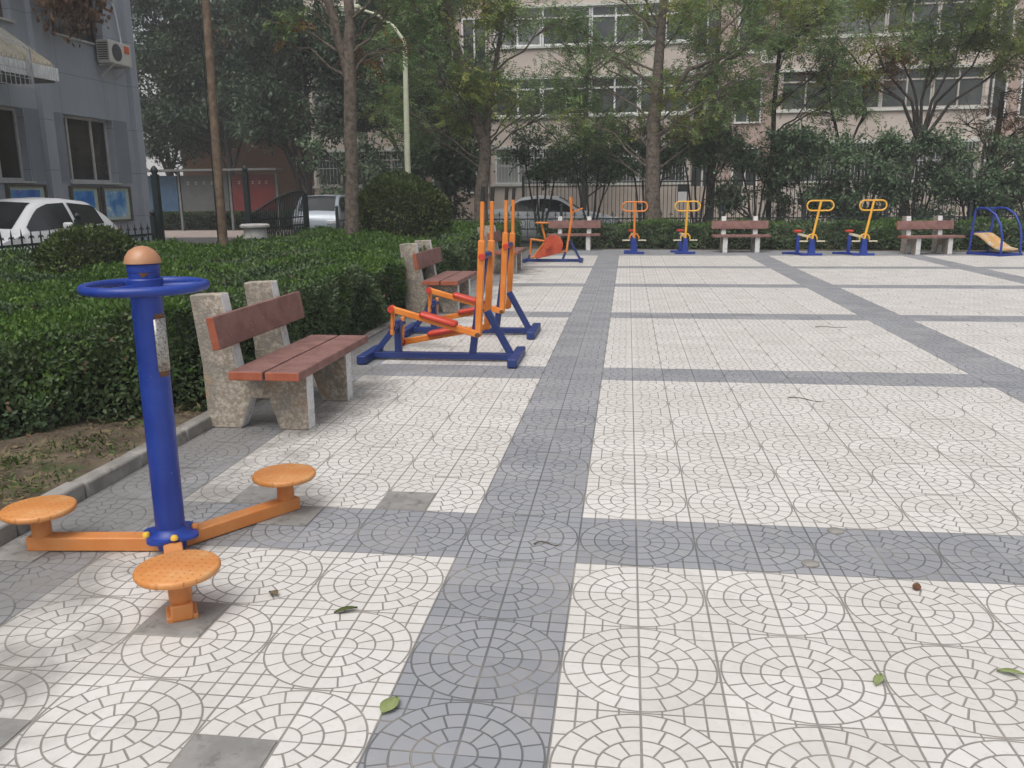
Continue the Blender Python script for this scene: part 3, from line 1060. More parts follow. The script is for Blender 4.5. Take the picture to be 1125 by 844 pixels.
    Q = P[pick] + np.c_[np.zeros((pick.sum(), 2)), 0.01 + 0.07 * RNG.random(pick.sum()) ** 2]
    A = unit(np.tile([0, 0, 0.9], (len(Q), 1)) + RNG.normal(0, 0.6, Q.shape))
    N2 = unit(np.cross(A, rnd_dirs(len(Q))) + np.array([0, 0, 0.8]))
    V, F = leaf_geo(Q, A, N2, sz[pick] * 0.95, sz[pick] * 0.5)
    np_mesh('new_shoots', V, F, L_new, t)
    # a sprinkling of dead leaves caught in the clipped surface
    dead = RNG.random(len(P)) < 0.012
    V, F = leaf_geo(P[dead] + unit(Nn[dead]) * 0.012, RNG.normal(0, 1, P[dead].shape), Nn[dead] + RNG.normal(0, 0.4, P[dead].shape), sz[dead] * 1.1, sz[dead] * 0.5)
    np_mesh('dead_leaves', V, F, L_brown, t)
    return t


hedge('clipped_hedge', 'broad clipped green hedge filling the bed along the left side of plaza',
      [(-2.10, 2.15), (-2.10, 12.0), (-2.15, 19.6), (-7.45, 19.6), (-7.45, -2.0), (-5.2, -2.0), (-3.05, 1.05)], 0.70, 7.5, 3300, 0.038)
hedge('clipped_hedge', 'low clipped hedge running behind the far benches at the end of plaza',
      [(-1.7, 20.15), (9.6, 19.05), (24, 18.9), (24, 20.1), (9.6, 20.3), (-1.7, 21.0)], 0.64, 14.0, 1500, 0.06, 0.10)


def blob_bush(name, label, cat, c, rad, n, L, mat, group=None, core=True, squash=1.0):
    t = thing(name, label, cat, c, 0, group)
    d = rnd_dirs(n)
    d[:, 2] = np.where(d[:, 2] < -0.35, -d[:, 2], d[:, 2])
    lump = 1 + 0.07 * np.sin(d[:, 0] * 6 + 1) * np.sin(d[:, 1] * 5) + 0.05 * np.sin(d[:, 2] * 9 + d[:, 0] * 4)
    rr = lump[:, None] * (1 - np.abs(RNG.normal(0, 0.07, n)))[:, None]
    P = d * rr * np.array(rad) + np.array([0, 0, rad[2] * 0.62])
    A = unit(d + RNG.normal(0, 0.6, d.shape))
    N2 = unit(np.cross(A, rnd_dirs(n)) + 0.4 * d)
    sz = L * (0.7 + 0.6 * RNG.random(n))
    V, F = leaf_geo(P, A, N2, sz, sz * 0.5)
    np_mesh('foliage', V, F, mat, t)
    mb = MB()
    prof = [(0.05, 0.0)] + [(rad[0] * 0.80 * math.cos(a), rad[2] * 0.62 + rad[2] * 0.80 * math.sin(a)) for a in np.linspace(-0.65, 1.5, 9)]
    mb.lathe(prof, (0, 0, 0), 18)
    o = mb.build('twigs', M['twigs'], t)  # added solid hull, coloured dark like the shaded inside of the bush
    o.scale = (1, rad[1] / rad[0], 1)
    return t


blob_bush('ball_bush', 'small round clipped bush in the hedge beside the white hatchback', 'bush', (-5.55, 6.0, 0.32), (0.64, 0.6, 0.50), 5200, 0.055, L_bush)
blob_bush('ball_bush', 'large round clipped bush at the foot of pale green lamp post', 'bush', (-3.8, 13.5, 0.30), (1.0, 0.95, 0.96), 9000, 0.07, L_bush)

SPRAY = []
for i in range(5):
    SPRAY.append((0.15 + 0.2 * i, -1))
    SPRAY.append((0.15 + 0.2 * i, 1))
SPRAY.append((1.0, 0))
SPRAY = np.array(SPRAY)


def spray_geo(P, A, Nn, S, leaflet=0.30, wid=0.34):
    """compound leaves: paired leaflets along a stalk"""
    A = unit(A)
    B = unit(np.cross(Nn, A))
    Nn = np.cross(A, B)
    k = len(SPRAY)
    PP = (P[:, None, :] + A[:, None, :] * (SPRAY[None, :, 0, None] * S[:, None, None])).reshape(-1, 3)
    sgn = np.tile(SPRAY[:, 1], len(P))[:, None]
    AA = np.repeat(A, k, 0) * np.where(sgn == 0, 1, 0.55) + np.repeat(B, k, 0) * sgn - np.repeat(Nn, k, 0) * 0.25
    AA = AA + RNG.normal(0, 0.18, AA.shape)
    NN = np.repeat(Nn, k, 0) + RNG.normal(0, 0.25, AA.shape)
    LL = np.repeat(S, k) * leaflet * (0.8 + 0.4 * RNG.random(len(PP)))
    return leaf_geo(PP, AA, NN, LL, LL * wid, 0.1)


def curve_pts(a, b, sag, n=6):
    a, b = np.array(a), np.array(b)
    tt = np.linspace(0, 1, n)[:, None]
    mid = (a + b) / 2 + np.array(sag)
    return (1 - tt) ** 2 * a + 2 * tt * (1 - tt) * mid + tt ** 2 * b


def tree(name, label, cat, trunks, blobs, mat, bark, S=0.32, style='spray', group=None, twigs=9, mat2=None, frac2=0.0, limb_r=0.030):
    """trunks: list of [(x, y, z, r) ...] polylines; blobs: (x, y, z, rx, ry, rz, count) foliage masses fed by limbs"""
    base = trunks[0][0]
    t = thing(name, label, cat, (base[0], base[1], 0), 0, group)
    off = np.array([base[0], base[1], 0.0])
    mb = MB()
    nodes = []
    for tr in trunks:
        tr = np.array(tr, float)
        # densify
        pts, rs = [], []
        for i in range(len(tr) - 1):
            for s in np.linspace(0, 1, 5)[:-1]:
                pts.append(tr[i, :3] * (1 - s) + tr[i + 1, :3] * s)
                rs.append(tr[i, 3] * (1 - s) + tr[i + 1, 3] * s)
        pts.append(tr[-1, :3])
        rs.append(tr[-1, 3])
        pts = np.array(pts)
        jit = RNG.normal(0, 0.012, pts.shape)
        jit[0] = 0
        pts = pts + jit
        mb.tube([tuple(p - off) for p in pts], [float(r_) for r_ in rs], 10)
        nodes += [(p, r_) for p, r_ in zip(pts, rs)]
    NP = np.array([p for p, _ in nodes])
    NR = np.array([r_ for _, r_ in nodes])
    SP_, SA, SN = [], [], []
    for (bx, by, bz, rx, ry, rz, cnt) in blobs:
        c = np.array([bx, by, bz])
        dz = c[2] - NP[:, 2]
        cost = np.linalg.norm(NP - c, axis=1) + np.where(dz < 0.55 * np.hypot(NP[:, 0] - c[0], NP[:, 1] - c[1]), 2.5, 0)
        k = int(np.argmin(cost))
        lr = min(limb_r, NR[k] * 0.8)
        limb = curve_pts(NP[k], c, (RNG.normal(0, 0.25), RNG.normal(0, 0.2), RNG.uniform(-0.15, 0.35)), 7)
        limb[1:-1] += RNG.normal(0, 0.035, (5, 3))
        mb.tube([tuple(p - off) for p in limb], list(np.linspace(lr, lr * 0.35, 7)), 6)
        tw = max(3, int(twigs))
        ends = c + rnd_dirs(tw) * (0.35 + 0.65 * RNG.random((tw, 1)) ** 0.5) * np.array([rx, ry, rz])
        for e in ends:
            st = limb[RNG.integers(2, 7)]
            pl = curve_pts(st, e, (0, 0, 0.12 * rz), 5)
            mb.tube([tuple(p - off) for p in pl], list(np.linspace(lr * 0.4, 0.006, 5)), 4, caps=False)
            m_ = max(2, int(cnt / tw))
            s = 0.35 + 0.65 * RNG.random(m_)
            pos = (1 - s[:, None]) * st + s[:, None] * e + RNG.normal(0, 0.16, (m_, 3)) * np.array([rx, ry, rz]) + np.array([0, 0, 0.05])
            SP_.append(pos)
            dr = (e - st) / (np.linalg.norm(e - st) + 1e-6)
            SA.append(dr * 0.5 + RNG.normal(0, 0.6, (m_, 3)) + np.array([0, 0, -0.25]))
            SN.append(np.tile([0, 0, 1.0], (m_, 1)) + RNG.normal(0, 0.4, (m_, 3)))
    mb.build('trunk', bark, t)
    P, A, Nn = np.vstack(SP_) - off, np.vstack(SA), np.vstack(SN)
    sz = S * (0.65 + 0.7 * RNG.random(len(P)))

    def crown(sel, mt, nm):
        if style == 'spray':
            V, F = spray_geo(P[sel], A[sel], Nn[sel], sz[sel])
        else:
            V, F = leaf_geo(P[sel], A[sel], Nn[sel], sz[sel], sz[sel] * 0.5, 0.15)
        np_mesh(nm, V, F, mt, t)
    if mat2 is not None:
        key = np.sin(P[:, 0] * 1.7 + 1.3) + np.sin(P[:, 2] * 2.3 + P[:, 1]) + RNG.normal(0, 0.5, len(P))
        thr = np.quantile(key, 1 - frac2)
        crown(key < thr, mat, 'crown')
        crown(key >= thr, mat2, 'turning_leaves')
    else:
        crown(np.ones(len(P), bool), mat, 'crown')
    return t


def blobs_in(n, x, y, z, r, cnt):
    """n foliage masses spread through a box"""
    out = []
    for _ in range(n):
        s = random.uniform(0.75, 1.25)
        out.append((random.uniform(*x), random.uniform(*y), random.uniform(*z), r[0] * s, r[1] * s, r[2] * s, cnt))
    return out


# the standing trees of the plaza edge
tree('street_tree', 'straight grey trunk forking high, standing in hedge behind the first benches', 'tree',
     [[(-4.52, 12.5, 0, 0.15), (-4.47, 12.5, 2.0, 0.125), (-4.42, 12.5, 3.95, 0.115), (-4.33, 12.55, 5.2, 0.085), (-4.2, 12.6, 7.5, 0.04)],
      [(-4.44, 12.5, 3.6, 0.09), (-4.68, 12.4, 4.9, 0.075), (-5.1, 12.2, 7.0, 0.04)]],
     blobs_in(12, (-6.6, -2.6), (11, 14.2), (5.6, 7.6), (0.8, 0.8, 0.5), 55) + blobs_in(7, (-6.4, -3.2), (11.6, 13.4), (4.1, 5.2), (0.55, 0.55, 0.35), 34), L_mid, M['bark'], 0.26, mat2=L_rust, frac2=0.25)
tree('street_tree', 'leaning forked tree with sparse leaves behind the tall orange machine', 'tree',
     [[(-3.42, 20.5, 0, 0.21), (-3.36, 20.5, 1.6, 0.185), (-3.22, 20.5, 2.6, 0.16), (-3.62, 20.5, 4.1, 0.14), (-4.05, 20.4, 5.6, 0.11), (-4.3, 20.4, 7.4, 0.06)],
      [(-3.22, 20.5, 2.5, 0.11), (-3.1, 20.6, 4.2, 0.075), (-2.7, 20.7, 6.2, 0.045)]],
     blobs_in(24, (-5.9, -0.4), (19.3, 22.0), (3.4, 7.4), (0.9, 0.8, 0.55), 120), L_mid, M['bark'], 0.30, mat2=L_yel, frac2=0.3)
tree('street_tree', 'tall upright trunk with thin airy leaves behind the far hedge', 'tree',
     [[(1.35, 20.6, 0, 0.24), (1.34, 20.6, 1.6, 0.205), (1.33, 20.6, 3.3, 0.18), (1.40, 20.6, 4.6, 0.135), (1.5, 20.6, 6.6, 0.10), (1.5, 20.6, 8.5, 0.05)],
      [(1.36, 20.6, 3.5, 0.08), (2.2, 20.5, 4.6, 0.06), (3.3, 20.4, 5.0, 0.03)]],
     blobs_in(30, (-1.4, 4.8), (19.4, 22.2), (2.9, 7.4), (0.9, 0.75, 0.55), 85), L_mid, M['bark'], 0.30, mat2=L_yel, frac2=0.25)
tree('slender_tree', 'slender tree with trailing green leaves before the recessed windows', 'tree',
     [[(3.0, 22.3, 0, 0.10), (3.02, 22.3, 2.5, 0.085), (3.08, 22.3, 5.0, 0.065), (3.1, 22.3, 8.0, 0.03)]],
     blobs_in(18, (1.9, 4.5), (21.6, 23.2), (2.4, 7.6), (0.75, 0.6, 0.62), 90), L_mid, M['bark'], 0.30, mat2=L_yel, frac2=0.35)
tree('slender_tree', 'slim straight tree with yellow green leaves at edge of pink bay', 'tree',
     [[(4.75, 22.6, 0, 0.085), (4.76, 22.6, 3.0, 0.07), (4.8, 22.6, 6.0, 0.05), (4.8, 22.6, 8.0, 0.03)]],
     blobs_in(16, (3.9, 6.5), (21.8, 23.4), (2.6, 7.2), (0.75, 0.6, 0.58), 105), L_mid, M['bark_dark'], 0.30, mat2=L_yel, frac2=0.45)
# spreading tree on the right
st = [(8.75, 23.5, 0, 0.12), (8.8, 23.5, 1.8, 0.11), (9.05, 23.5, 2.9, 0.09)]
forks = []
for (dx, dz) in [(-2.6, 2.8), (-1.6, 3.0), (-0.8, 3.4), (0.1, 3.4), (0.9, 3.2), (1.7, 2.8), (2.5, 2.3)]:
    forks.append([(9.05 + dx * 0.02, 23.5, 2.85, 0.055), (9.05 + dx * 0.25, 23.5 + random.uniform(-.3, .3), 3.6 + dz * 0.12, 0.042),
                  (9.05 + dx * 0.65, 23.5 + random.uniform(-.5, .5), 3.3 + dz * 0.55, 0.030), (9.05 + dx, 23.5 + random.uniform(-.8, .8), 3.0 + dz, 0.015)])
tree('spreading_tree', 'spreading tree with fanned dark branches under a yellow green crown', 'tree',
     [st] + forks, blobs_in(30, (6.2, 12.0), (22.4, 24.6), (4.8, 7.6), (1.0, 0.85, 0.48), 110), L_yel, M['bark_dark'], 0.34, mat2=L_mid, frac2=0.4)
tree('small_tree', 'thin small tree with rusty leaves before the right bay windows', 'tree',
     [[(6.75, 23.0, 0, 0.06), (6.8, 23.0, 2.4, 0.05), (6.3, 23.0, 4.2, 0.035), (6.4, 23.0, 5.4, 0.02)],
      [(6.8, 23.0, 2.2, 0.04), (7.3, 23.0, 3.6, 0.03), (7.2, 23.0, 5.0, 0.015)]],
     blobs_in(12, (5.6, 8.2), (22.6, 23.6), (3.2, 6.2), (0.6, 0.5, 0.45), 50), L_rust, M['bark_dark'], 0.26, mat2=L_mid, frac2=0.4)
tree('olive_tree', 'dense olive green tree filling the right edge of the view', 'tree',
     [[(12.9, 21.5, 0, 0.16), (12.8, 21.5, 2.0, 0.13), (12.9, 21.5, 4.5, 0.09), (12.8, 21.5, 6.5, 0.05)]],
     blobs_in(26, (10.9, 15.2), (20.6, 22.8), (1.6, 7.0), (0.85, 0.8, 0.6), 100), L_olive, M['bark_dark'], 0.26, mat2=L_yel, frac2=0.25)
tree('olive_tree', 'reddish olive tree behind the blue stretching frame', 'tree',
     [[(11.4, 24.6, 0, 0.14), (11.5, 24.6, 2.0, 0.11), (11.6, 24.6, 4.0, 0.07)]],
     blobs_in(14, (10.4, 13.6), (23.8, 25.2), (1.2, 4.4), (0.8, 0.7, 0.6), 70), L_olive, M['bark_dark'], 0.26, mat2=L_rust, frac2=0.2)

# dark trees on the left, between the grey building and the pink one
for (bx, by, lab, spread, zlo) in [
        (-18.6, 37.0, 'dark leafy tree with forked trunk rising behind the blue notice panels', 2.9, 5.0),
        (-15.6, 38.0, 'dark leafy tree standing above the grey notice board', 2.6, 5.2),
        (-11.9, 29.6, 'dark dense tree above the red notice board', 2.5, 3.9),
        (-7.2, 28.5, 'dark green tree right of the parked minivan', 2.3, 3.4),
        (-22.6, 38.5, 'dark leafy tree half hidden by the corner of the grey building', 3.0, 3.6)]:
    k_ = (by + 3.2) / 31.0
    tree('dark_tree', lab, 'tree',
         [[(bx, by, 0, 0.16), (bx + 0.05, by, 1.8 * k_, 0.13), (bx - 0.1, by, 3.2 * k_, 0.11), (bx + 0.1, by, 5.5 * k_, 0.07), (bx, by, 8.0 * k_, 0.04)],
          [(bx + 0.03, by, 1.6 * k_, 0.10), (bx - 0.75, by, 3.2 * k_, 0.08), (bx - 1.4, by, 4.8 * k_, 0.05)],
          [(bx + 0.03, by, 1.9 * k_, 0.09), (bx + 0.7, by, 3.3 * k_, 0.07), (bx + 1.2, by, 4.8 * k_, 0.045)]],
         blobs_in(46, (bx - spread, bx + spread), (by - 1.7, by + 1.7), (zlo, 9.2 * k_), (1.05 * k_, 0.95, 0.8 * k_), 560), L_dark, M['bark_dark'], 0.17 * k_, 'leaf', 'dark trees behind the gate', twigs=14)
tree('bushy_tree', 'dense dark bushy tree between the lamp post and leaning trunk', 'tree',
     [[(-4.6, 21.9, 0, 0.12), (-4.6, 21.9, 1.8, 0.09), (-4.6, 21.9, 3.4, 0.05)]],
     blobs_in(22, (-6.0, -3.7), (21.4, 22.8), (0.7, 3.9), (0.65, 0.6, 0.55), 230), L_dark, M['bark_dark'], 0.17, 'leaf', twigs=12)
tree('bushy_tree', 'dark bushy shrub tree behind the silver van', 'tree',
     [[(-9.6, 27.3, 0, 0.10), (-9.6, 27.3, 1.5, 0.08), (-9.6, 27.3, 2.8, 0.04)]],
     blobs_in(16, (-11.0, -8.0), (26.9, 28.0), (1.0, 3.3), (0.7, 0.6, 0.5), 210), L_shrub, M['bark_dark'], 0.18, 'leaf', twigs=12)
tree('bushy_tree', 'green mid height tree before the ground floor windows right of lamp post', 'tree',
     [[(-5.6, 25.8, 0, 0.12), (-5.6, 25.8, 2.5, 0.09), (-5.5, 25.8, 5.5, 0.05)]],
     blobs_in(34, (-8.2, -3.4), (25.2, 27.0), (2.8, 8.4), (0.9, 0.8, 0.6), 110), L_mid, M['bark_dark'], 0.30, mat2=L_dark, frac2=0.4)
tree('bushy_tree', 'thin leafed tree in front of the middle bay of pink building', 'tree',
     [[(-0.9, 28.2, 0, 0.12), (-0.9, 28.2, 2.5, 0.09), (-0.8, 28.2, 6.5, 0.05)]],
     blobs_in(20, (-3.4, 2.6), (27.6, 29.0), (3.2, 8.4), (0.95, 0.75, 0.55), 85), L_mid, M['bark_dark'], 0.30)

# shrubs behind the low fence
shr = [(-1.9, 1.9, 3.3, 0), (-0.4, 1.9, 3.1, 0), (1.2, 2.1, 3.3, 0), (2.7, 2.0, 3.2, 0), (4.3, 0.9, 3.0, 1), (5.7, 0.7, 3.0, 1), (7.1, 0.5, 2.9, 1), (8.6, 0.5, 2.9, 1), (10.0, 0.5, 2.7, 1), (11.4, 0.5, 2.6, 1)]
sl = ['shrub on bare stems right above the silver sedan', 'shrub on bare stems right of the silver sedan roof', 'tall shrub behind the upright trunk and barred fence',
      'tall shrub on bare stems right of the upright trunk', 'dense shrub behind the middle far bench', 'dense dark shrub left of the third yellow machine',
      'dense shrub behind the third yellow machine', 'dense shrub behind the fourth yellow machine', 'dense shrub behind the right far bench', 'dense shrub behind the blue stretching frame']
for (x, z0, z1, k), lab in zip(shr, sl):
    y = 22.0 + random.uniform(-0.3, 0.5) - (0.0 if k == 0 else 0.4)
    stems = [[(x, y, 0, 0.035), (x + dx * 0.4, y, 1.0, 0.03), (x + dx, y, z1 - 0.6, 0.018)] for dx in (-0.5, -0.15, 0.25, 0.6)]
    tree('tall_shrub', lab, 'shrub', stems, blobs_in(20 if k else 13, (x - 0.95, x + 0.95), (y - 0.5, y + 0.5), (z0, z1), (0.55, 0.45, 0.42), 420),
         L_shrub, M['bark_dark'], 0.105, 'leaf', 'shrubs behind the low fence', twigs=10, limb_r=0.02)

# dry creeper hanging on the grey building
vt = thing('dry_creeper', 'brown dried creeper hanging over upper windows of grey building', 'creeper', (GX + 0.1, 13.7, 0))
mb = MB()
P, A = [], []
for i in range(30):
    y0 = random.uniform(-1.0, 1.75)
    zt = random.uniform(6.6, 8.2)
    zb = 4.95 + abs(y0 - 0.45) * 0.45 + random.uniform(-0.35, 0.9)
    x0 = random.uniform(0.25, 0.9)
    pl = [(0.02, y0, zt + 0.5), (x0 * 0.6, y0 + 0.1, zt + 0.1), (x0, y0 + random.uniform(-.2, .2), (zt + zb) / 2), (x0 * 0.9, y0 + random.uniform(-.2, .2), zb)]
    mb.tube(pl, [0.014, 0.012, 0.008, 0.004], 5)
    m_ = 105
    s = RNG.random(m_) ** 0.75
    q = np.array(pl[1]) * ((1 - s) ** 2)[:, None] + np.array(pl[2]) * (2 * s * (1 - s))[:, None] + np.array(pl[3]) * (s ** 2)[:, None]
    P.append(q + RNG.normal(0, 0.11, (m_, 3)))
P = np.vstack(P)
P[:, 0] = np.maximum(P[:, 0], 0.08)
A = RNG.normal(0, 0.5, P.shape) + np.array([0, 0, -1.0])
V, F = leaf_geo(P, A, rnd_dirs(len(P)), 0.10 + 0.09 * RNG.random(len(P)), 0.06 + 0.03 * RNG.random(len(P)), 0.35)
mb.build('stems', M['bark_dark'], vt)
np_mesh('foliage', V, F, L_brown, vt)

# soil litter: dry blades and weeds in front of the hedge
n = 4200
q = np.c_[-2.12 - RNG.random(n) ** 1.2 * 1.6, RNG.uniform(-2.0, 2.6, n)]
ok = (q[:, 0] > -3.3 + (1.05 - q[:, 1]) * -0.75) | (q[:, 1] < 1.0)
q = q[ok]
P = np.c_[q, np.full(len(q), 0.075) + 0.03 * RNG.random(len(q))]
A = RNG.normal(0, 1, P.shape)
A[:, 2] = np.abs(A[:, 2]) * 0.25
L_ = 0.03 + 0.07 * RNG.random(len(P)) ** 2
V, F = leaf_geo(P, A, np.tile([0, 0, 1.0], (len(P), 1)) + RNG.normal(0, 0.3, P.shape), L_, np.where(RNG.random(len(P)) < 0.75, 0.005, 0.02), 0.15)
tag(np_mesh('leaf_litter', V, F, L_litter), 'dry grass and leaf litter on the soil before hedge', 'litter', None, 'stuff')
n = 9000
cl = np.c_[-2.13 - RNG.random(90) ** 0.8 * 1.1, RNG.uniform(-1.8, 2.5, 90)]
q = cl[RNG.integers(0, 90, n)] + RNG.normal(0, 0.09, (n, 2))
q[:, 0] = np.minimum(q[:, 0], -2.11)
P = np.c_[q, np.full(n, 0.06)]
A = RNG.normal(0, 0.6, P.shape) + np.array([0, 0, 0.8])
V, F = leaf_geo(P, A, rnd_dirs(n), 0.018 + 0.032 * RNG.random(n), 0.006 + 0.008 * RNG.random(n), 0.2)
tag(np_mesh('weeds', V, F, L_grass), 'green weeds sprouting along the kerb and soil', 'weeds', None, 'stuff')


# ------------------------------------------------------------------ fences, gate, poles, lamp
def iron_fence(label, a, b, h, step=0.16, post_every=2.3, group='low ornamental iron fences', post_h=0.18):
    a, b = Vector((*a, 0)), Vector((*b, 0))
    t = thing('iron_fence', label, 'fence', a, math.atan2((b - a).y, (b - a).x), group)
    ln = (b - a).length
    npost = max(1, round(ln / post_every))
    for i in range(npost + 1):
        x = ln * i / npost
        mb = MB()
        mb.box((x, 0, (h + post_h) / 2), (0.075, 0.075, h + post_h))
        mb.lathe([(0.03, 0), (0.05, 0.03), (0.05, 0.06), (0.015, 0.10)], (x, 0, h + post_h), 10)
        mb.build('post', M['iron'], t)
    mb = MB()
    for z_ in (0.15, h - 0.42, h - 0.14):
        mb.box((ln / 2, 0, z_), (ln, 0.035, 0.035))
    mb.build('rails', M['iron'], t)
    mb = MB()
    n_ = int(ln / step)
    for i in range(1, n_):
        x = ln * i / n_
        mb.box((x, 0, h / 2 + 0.05), (0.018, 0.018, h - 0.12))
        # spear head with two curled leaves
        mb.add([(x - 0.022, 0, h - 0.02), (x, 0.012, h - 0.02), (x + 0.022, 0, h - 0.02), (x, -0.012, h - 0.02), (x, 0, h + 0.10)], [(0, 1, 4), (1, 2, 4), (2, 3, 4), (3, 0, 4), (3, 2, 1, 0)])
        for s_ in (-1, 1):
            mb.tube([(x, 0, h - 0.06), (x + s_ * 0.04, 0, h - 0.02), (x + s_ * 0.055, 0, h - 0.055)], 0.008, 5)
        # scroll rings between the two upper rails
        xc = x - ln / n_ / 2
        rr = min(step, 0.2) * 0.42
        mb.tube([(xc + rr * math.cos(q), 0, h - 0.28 + rr * 1.5 * math.sin(q)) for q in np.linspace(0, 2 * PI, 11)[:-1]], 0.009, 5, closed=True)
    mb.build('picket_panel', M['iron'], t)
    return t


iron_fence('low dark iron fence with spear tips in front of the white hatchback', (-7.72, 0.5), (-7.72, 11.1), 0.98, 0.2)
iron_fence('low dark iron fence behind the hedge in front of the silver sedan and van', (-7.7, 20.85), (3.2, 20.85), 0.92, 0.26)
iron_fence('low dark iron fence behind the right far benches', (3.3, 20.85), (16.0, 20.85), 0.92, 0.26)
# gate
gt = thing('iron_gate', 'dark iron gate standing open before the notice boards', 'gate', (-7.72, 11.3, 0))
for (y, h) in [(0.0, 1.88), (3.7, 2.0), (7.2, 1.48)]:
    mb = MB()
    mb.box((0, y, h / 2), (0.105, 0.105, h))
    mb.lathe([(0.04, 0), (0.065, 0.05), (0.055, 0.1), (0.015, 0.15)], (0, y, h), 12)
    mb.build('post', M['iron'], gt)
mb = MB()
for i in range(31):
    y = 3.8 + i * 3.3 / 30
    s = i / 30
    top = 1.02 + 0.55 * math.sin(s * PI / 2)
    mb.box((0, y, top / 2 + 0.06), (0.022, 0.022, top))
pts = [(0, 3.78 + 3.35 * s, 1.06 + 0.55 * math.sin(s * PI / 2)) for s in np.linspace(0, 1, 13)]
mb.tube(pts, 0.025, 6)
for z_ in (0.15, 0.75, 0.95):
    mb.box((0, 5.45, z_), (0.03, 3.36, 0.035))
for i in range(16):
    yc = 3.95 + i * 0.21
    mb.tube([(0, yc + 0.09 * math.cos(q), 0.45 + 0.26 * math.sin(q)) for q in np.linspace(0, 2 * PI, 11)[:-1]], 0.010, 5, closed=True)
mb.build('gate_leaf', M['iron'], gt)
# tall barred fence before the pink building
tf = thing('barred_fence', 'tall dark barred fence before the pink wall', 'fence', (-3.0, 27.2, 0))
for i in range(8):
    mb = MB()
    mb.box((i * 2.2, 0, 1.05), (0.09, 0.09, 2.1))
    mb.build('post', M['iron'], tf)
mb = MB()
for z_ in (0.25, 1.85):
    mb.box((7.7, 0, z_), (15.4, 0.04, 0.045))
for i in range(112):
    mb.box((0.1 + i * 0.1375, 0, 1.1), (0.022, 0.022, 1.9))
mb.build('bars', M['iron'], tf)
ws = thing('wall_sign', 'small black and white notice on the barred fence behind second yellow machine', 'sign', (2.55, 27.1, 1.15))
mb = MB()
mb.box((0, 0, 0.30), (0.34, 0.03, 0.60))
mb.build('back_plate', M['black'], ws)
mb = MB()
mb.box((0, -0.022, 0.18), (0.30, 0.012, 0.34))
mb.build('paper', M['canopy_white'], ws)
# low garden wall in pink stucco behind the bars
lw = MB()
lw.box((4.5, 29.6, 0.85), (16.0, 0.2, 1.7))
tag(lw.build('garden_wall', M['stucco']), 'low pinkish wall seen between the bars of tall fence', 'wall')

# utility pole
pt = thing('utility_pole', 'brown timber utility pole rising from the hedge near the gate', 'pole', (-6.88, 12.0, 0))
mb = MB()
mb.tube([(0, 0, 0), (0.02, 0, 2.5), (0.06, 0, 5.0), (0.08, 0, 8.5)], [0.085, 0.08, 0.07, 0.055], 12)
mb.build('shaft', M['polewood'], pt)
mb = MB()
mb.box((0.08, 0, 8.0), (1.2, 0.08, 0.09))
mb.build('crossarm', M['polewood'], pt)
mb = MB()
mb.tube([(-0.06, -0.07, 0.2), (-0.05, -0.075, 3.0), (-0.03, -0.07, 8.0)], 0.012, 6)
mb.build('cable', M['black'], pt)
# lamp post
lt = thing('street_lamp', 'pale green lamp post with curved arm rising behind the large round bush', 'street lamp', (-4.56, 17.0, 0))
mb = MB()
mb.tube([(0, 0, 0), (0.02, 0, 2.5), (0.05, 0, 4.75)], [0.075, 0.068, 0.055], 14)
mb.build('shaft', M['lamppost'], lt)
mb = MB()
mb.tube([(0.05, 0, 4.7), (0.04, 0, 4.95), (-0.2, 0, 5.28), (-0.6, 0, 5.55), (-1.0, 0, 5.68)], [0.042, 0.04, 0.035, 0.032, 0.03], 10)
mb.build('arm', M['lamppost'], lt)
mb = MB()
mb.box((-1.22, 0, 5.72), (0.5, 0.2, 0.10))
hd = mb.build('lamp_head', M['lamppost'], lt, bevel=0.03)
mb = MB()
mb.box((-1.24, 0, 5.658), (0.38, 0.15, 0.03))
mb.build('lens', M['lampglass'], hd)
# stone drum stool in the hedge by the gate
sd = thing('stone_stool', 'round pale stone stool rising from the hedge by the gate', 'stool', (-6.95, 13.6, 0))
mb = MB()
mb.lathe([(0.25, 0.84), (0.30, 0.86), (0.30, 0.90), (0.26, 0.925), (0.0, 0.93)], (0, 0, 0), 26)
mb.build('seat', M['stone'], sd)
mb = MB()
mb.lathe([(0.22, 0), (0.26, 0.3), (0.26, 0.6), (0.22, 0.84)], (0, 0, 0), 26)
mb.build('pedestal', M['stone'], sd)

# notice boards
hedge('low_hedge', 'low dark hedge behind the legs of the notice board', [(-24.0, 34.2), (-14.3, 34.2), (-14.3, 35.2), (-24.0, 35.2)], 0.85, 20.0, 500, 0.09, 0.12)
nb = thing('notice_board', 'roofed notice board with blue, grey and red panels beyond the gate', 'notice board', (0, 33.0, 0))
mb = MB()
mb.box((-18.0, -0.15, 2.62), (7.3, 0.9, 0.09))
mb.build('roof', M['boardframe'], nb)
for x in (-21.5, -19.15, -16.75, -14.6):
    mb = MB()
    mb.box((x, 0, 1.29), (0.10, 0.12, 2.58))
    mb.build('post', M['boardframe'], nb)
for (xa, xb, mt) in [(-21.4, -19.25, 'boardblue'), (-19.05, -16.85, 'boardgrey'), (-16.65, -14.7, 'boardred')]:
    mb = MB()
    mb.box(((xa + xb) / 2, 0, 1.63), (xb - xa, 0.10, 1.55))
    p = mb.build('panel', M[mt], nb)
    if mt != 'boardblue':
        mb = MB()
        n_ = 5
        for i in range(n_):
            xx = xa + 0.35 + (xb - xa - 0.7) * i / (n_ - 1)
            mb.box((xx, -0.056, 2.12), (0.13, 0.008, 0.02))
            mb.box((xx, -0.056, 2.06), (0.02, 0.008, 0.12))
            mb.box((xx - 0.02, -0.0555, 2.03), (0.10, 0.007, 0.018))
        mb.build('lettering', M['markpale'], p)


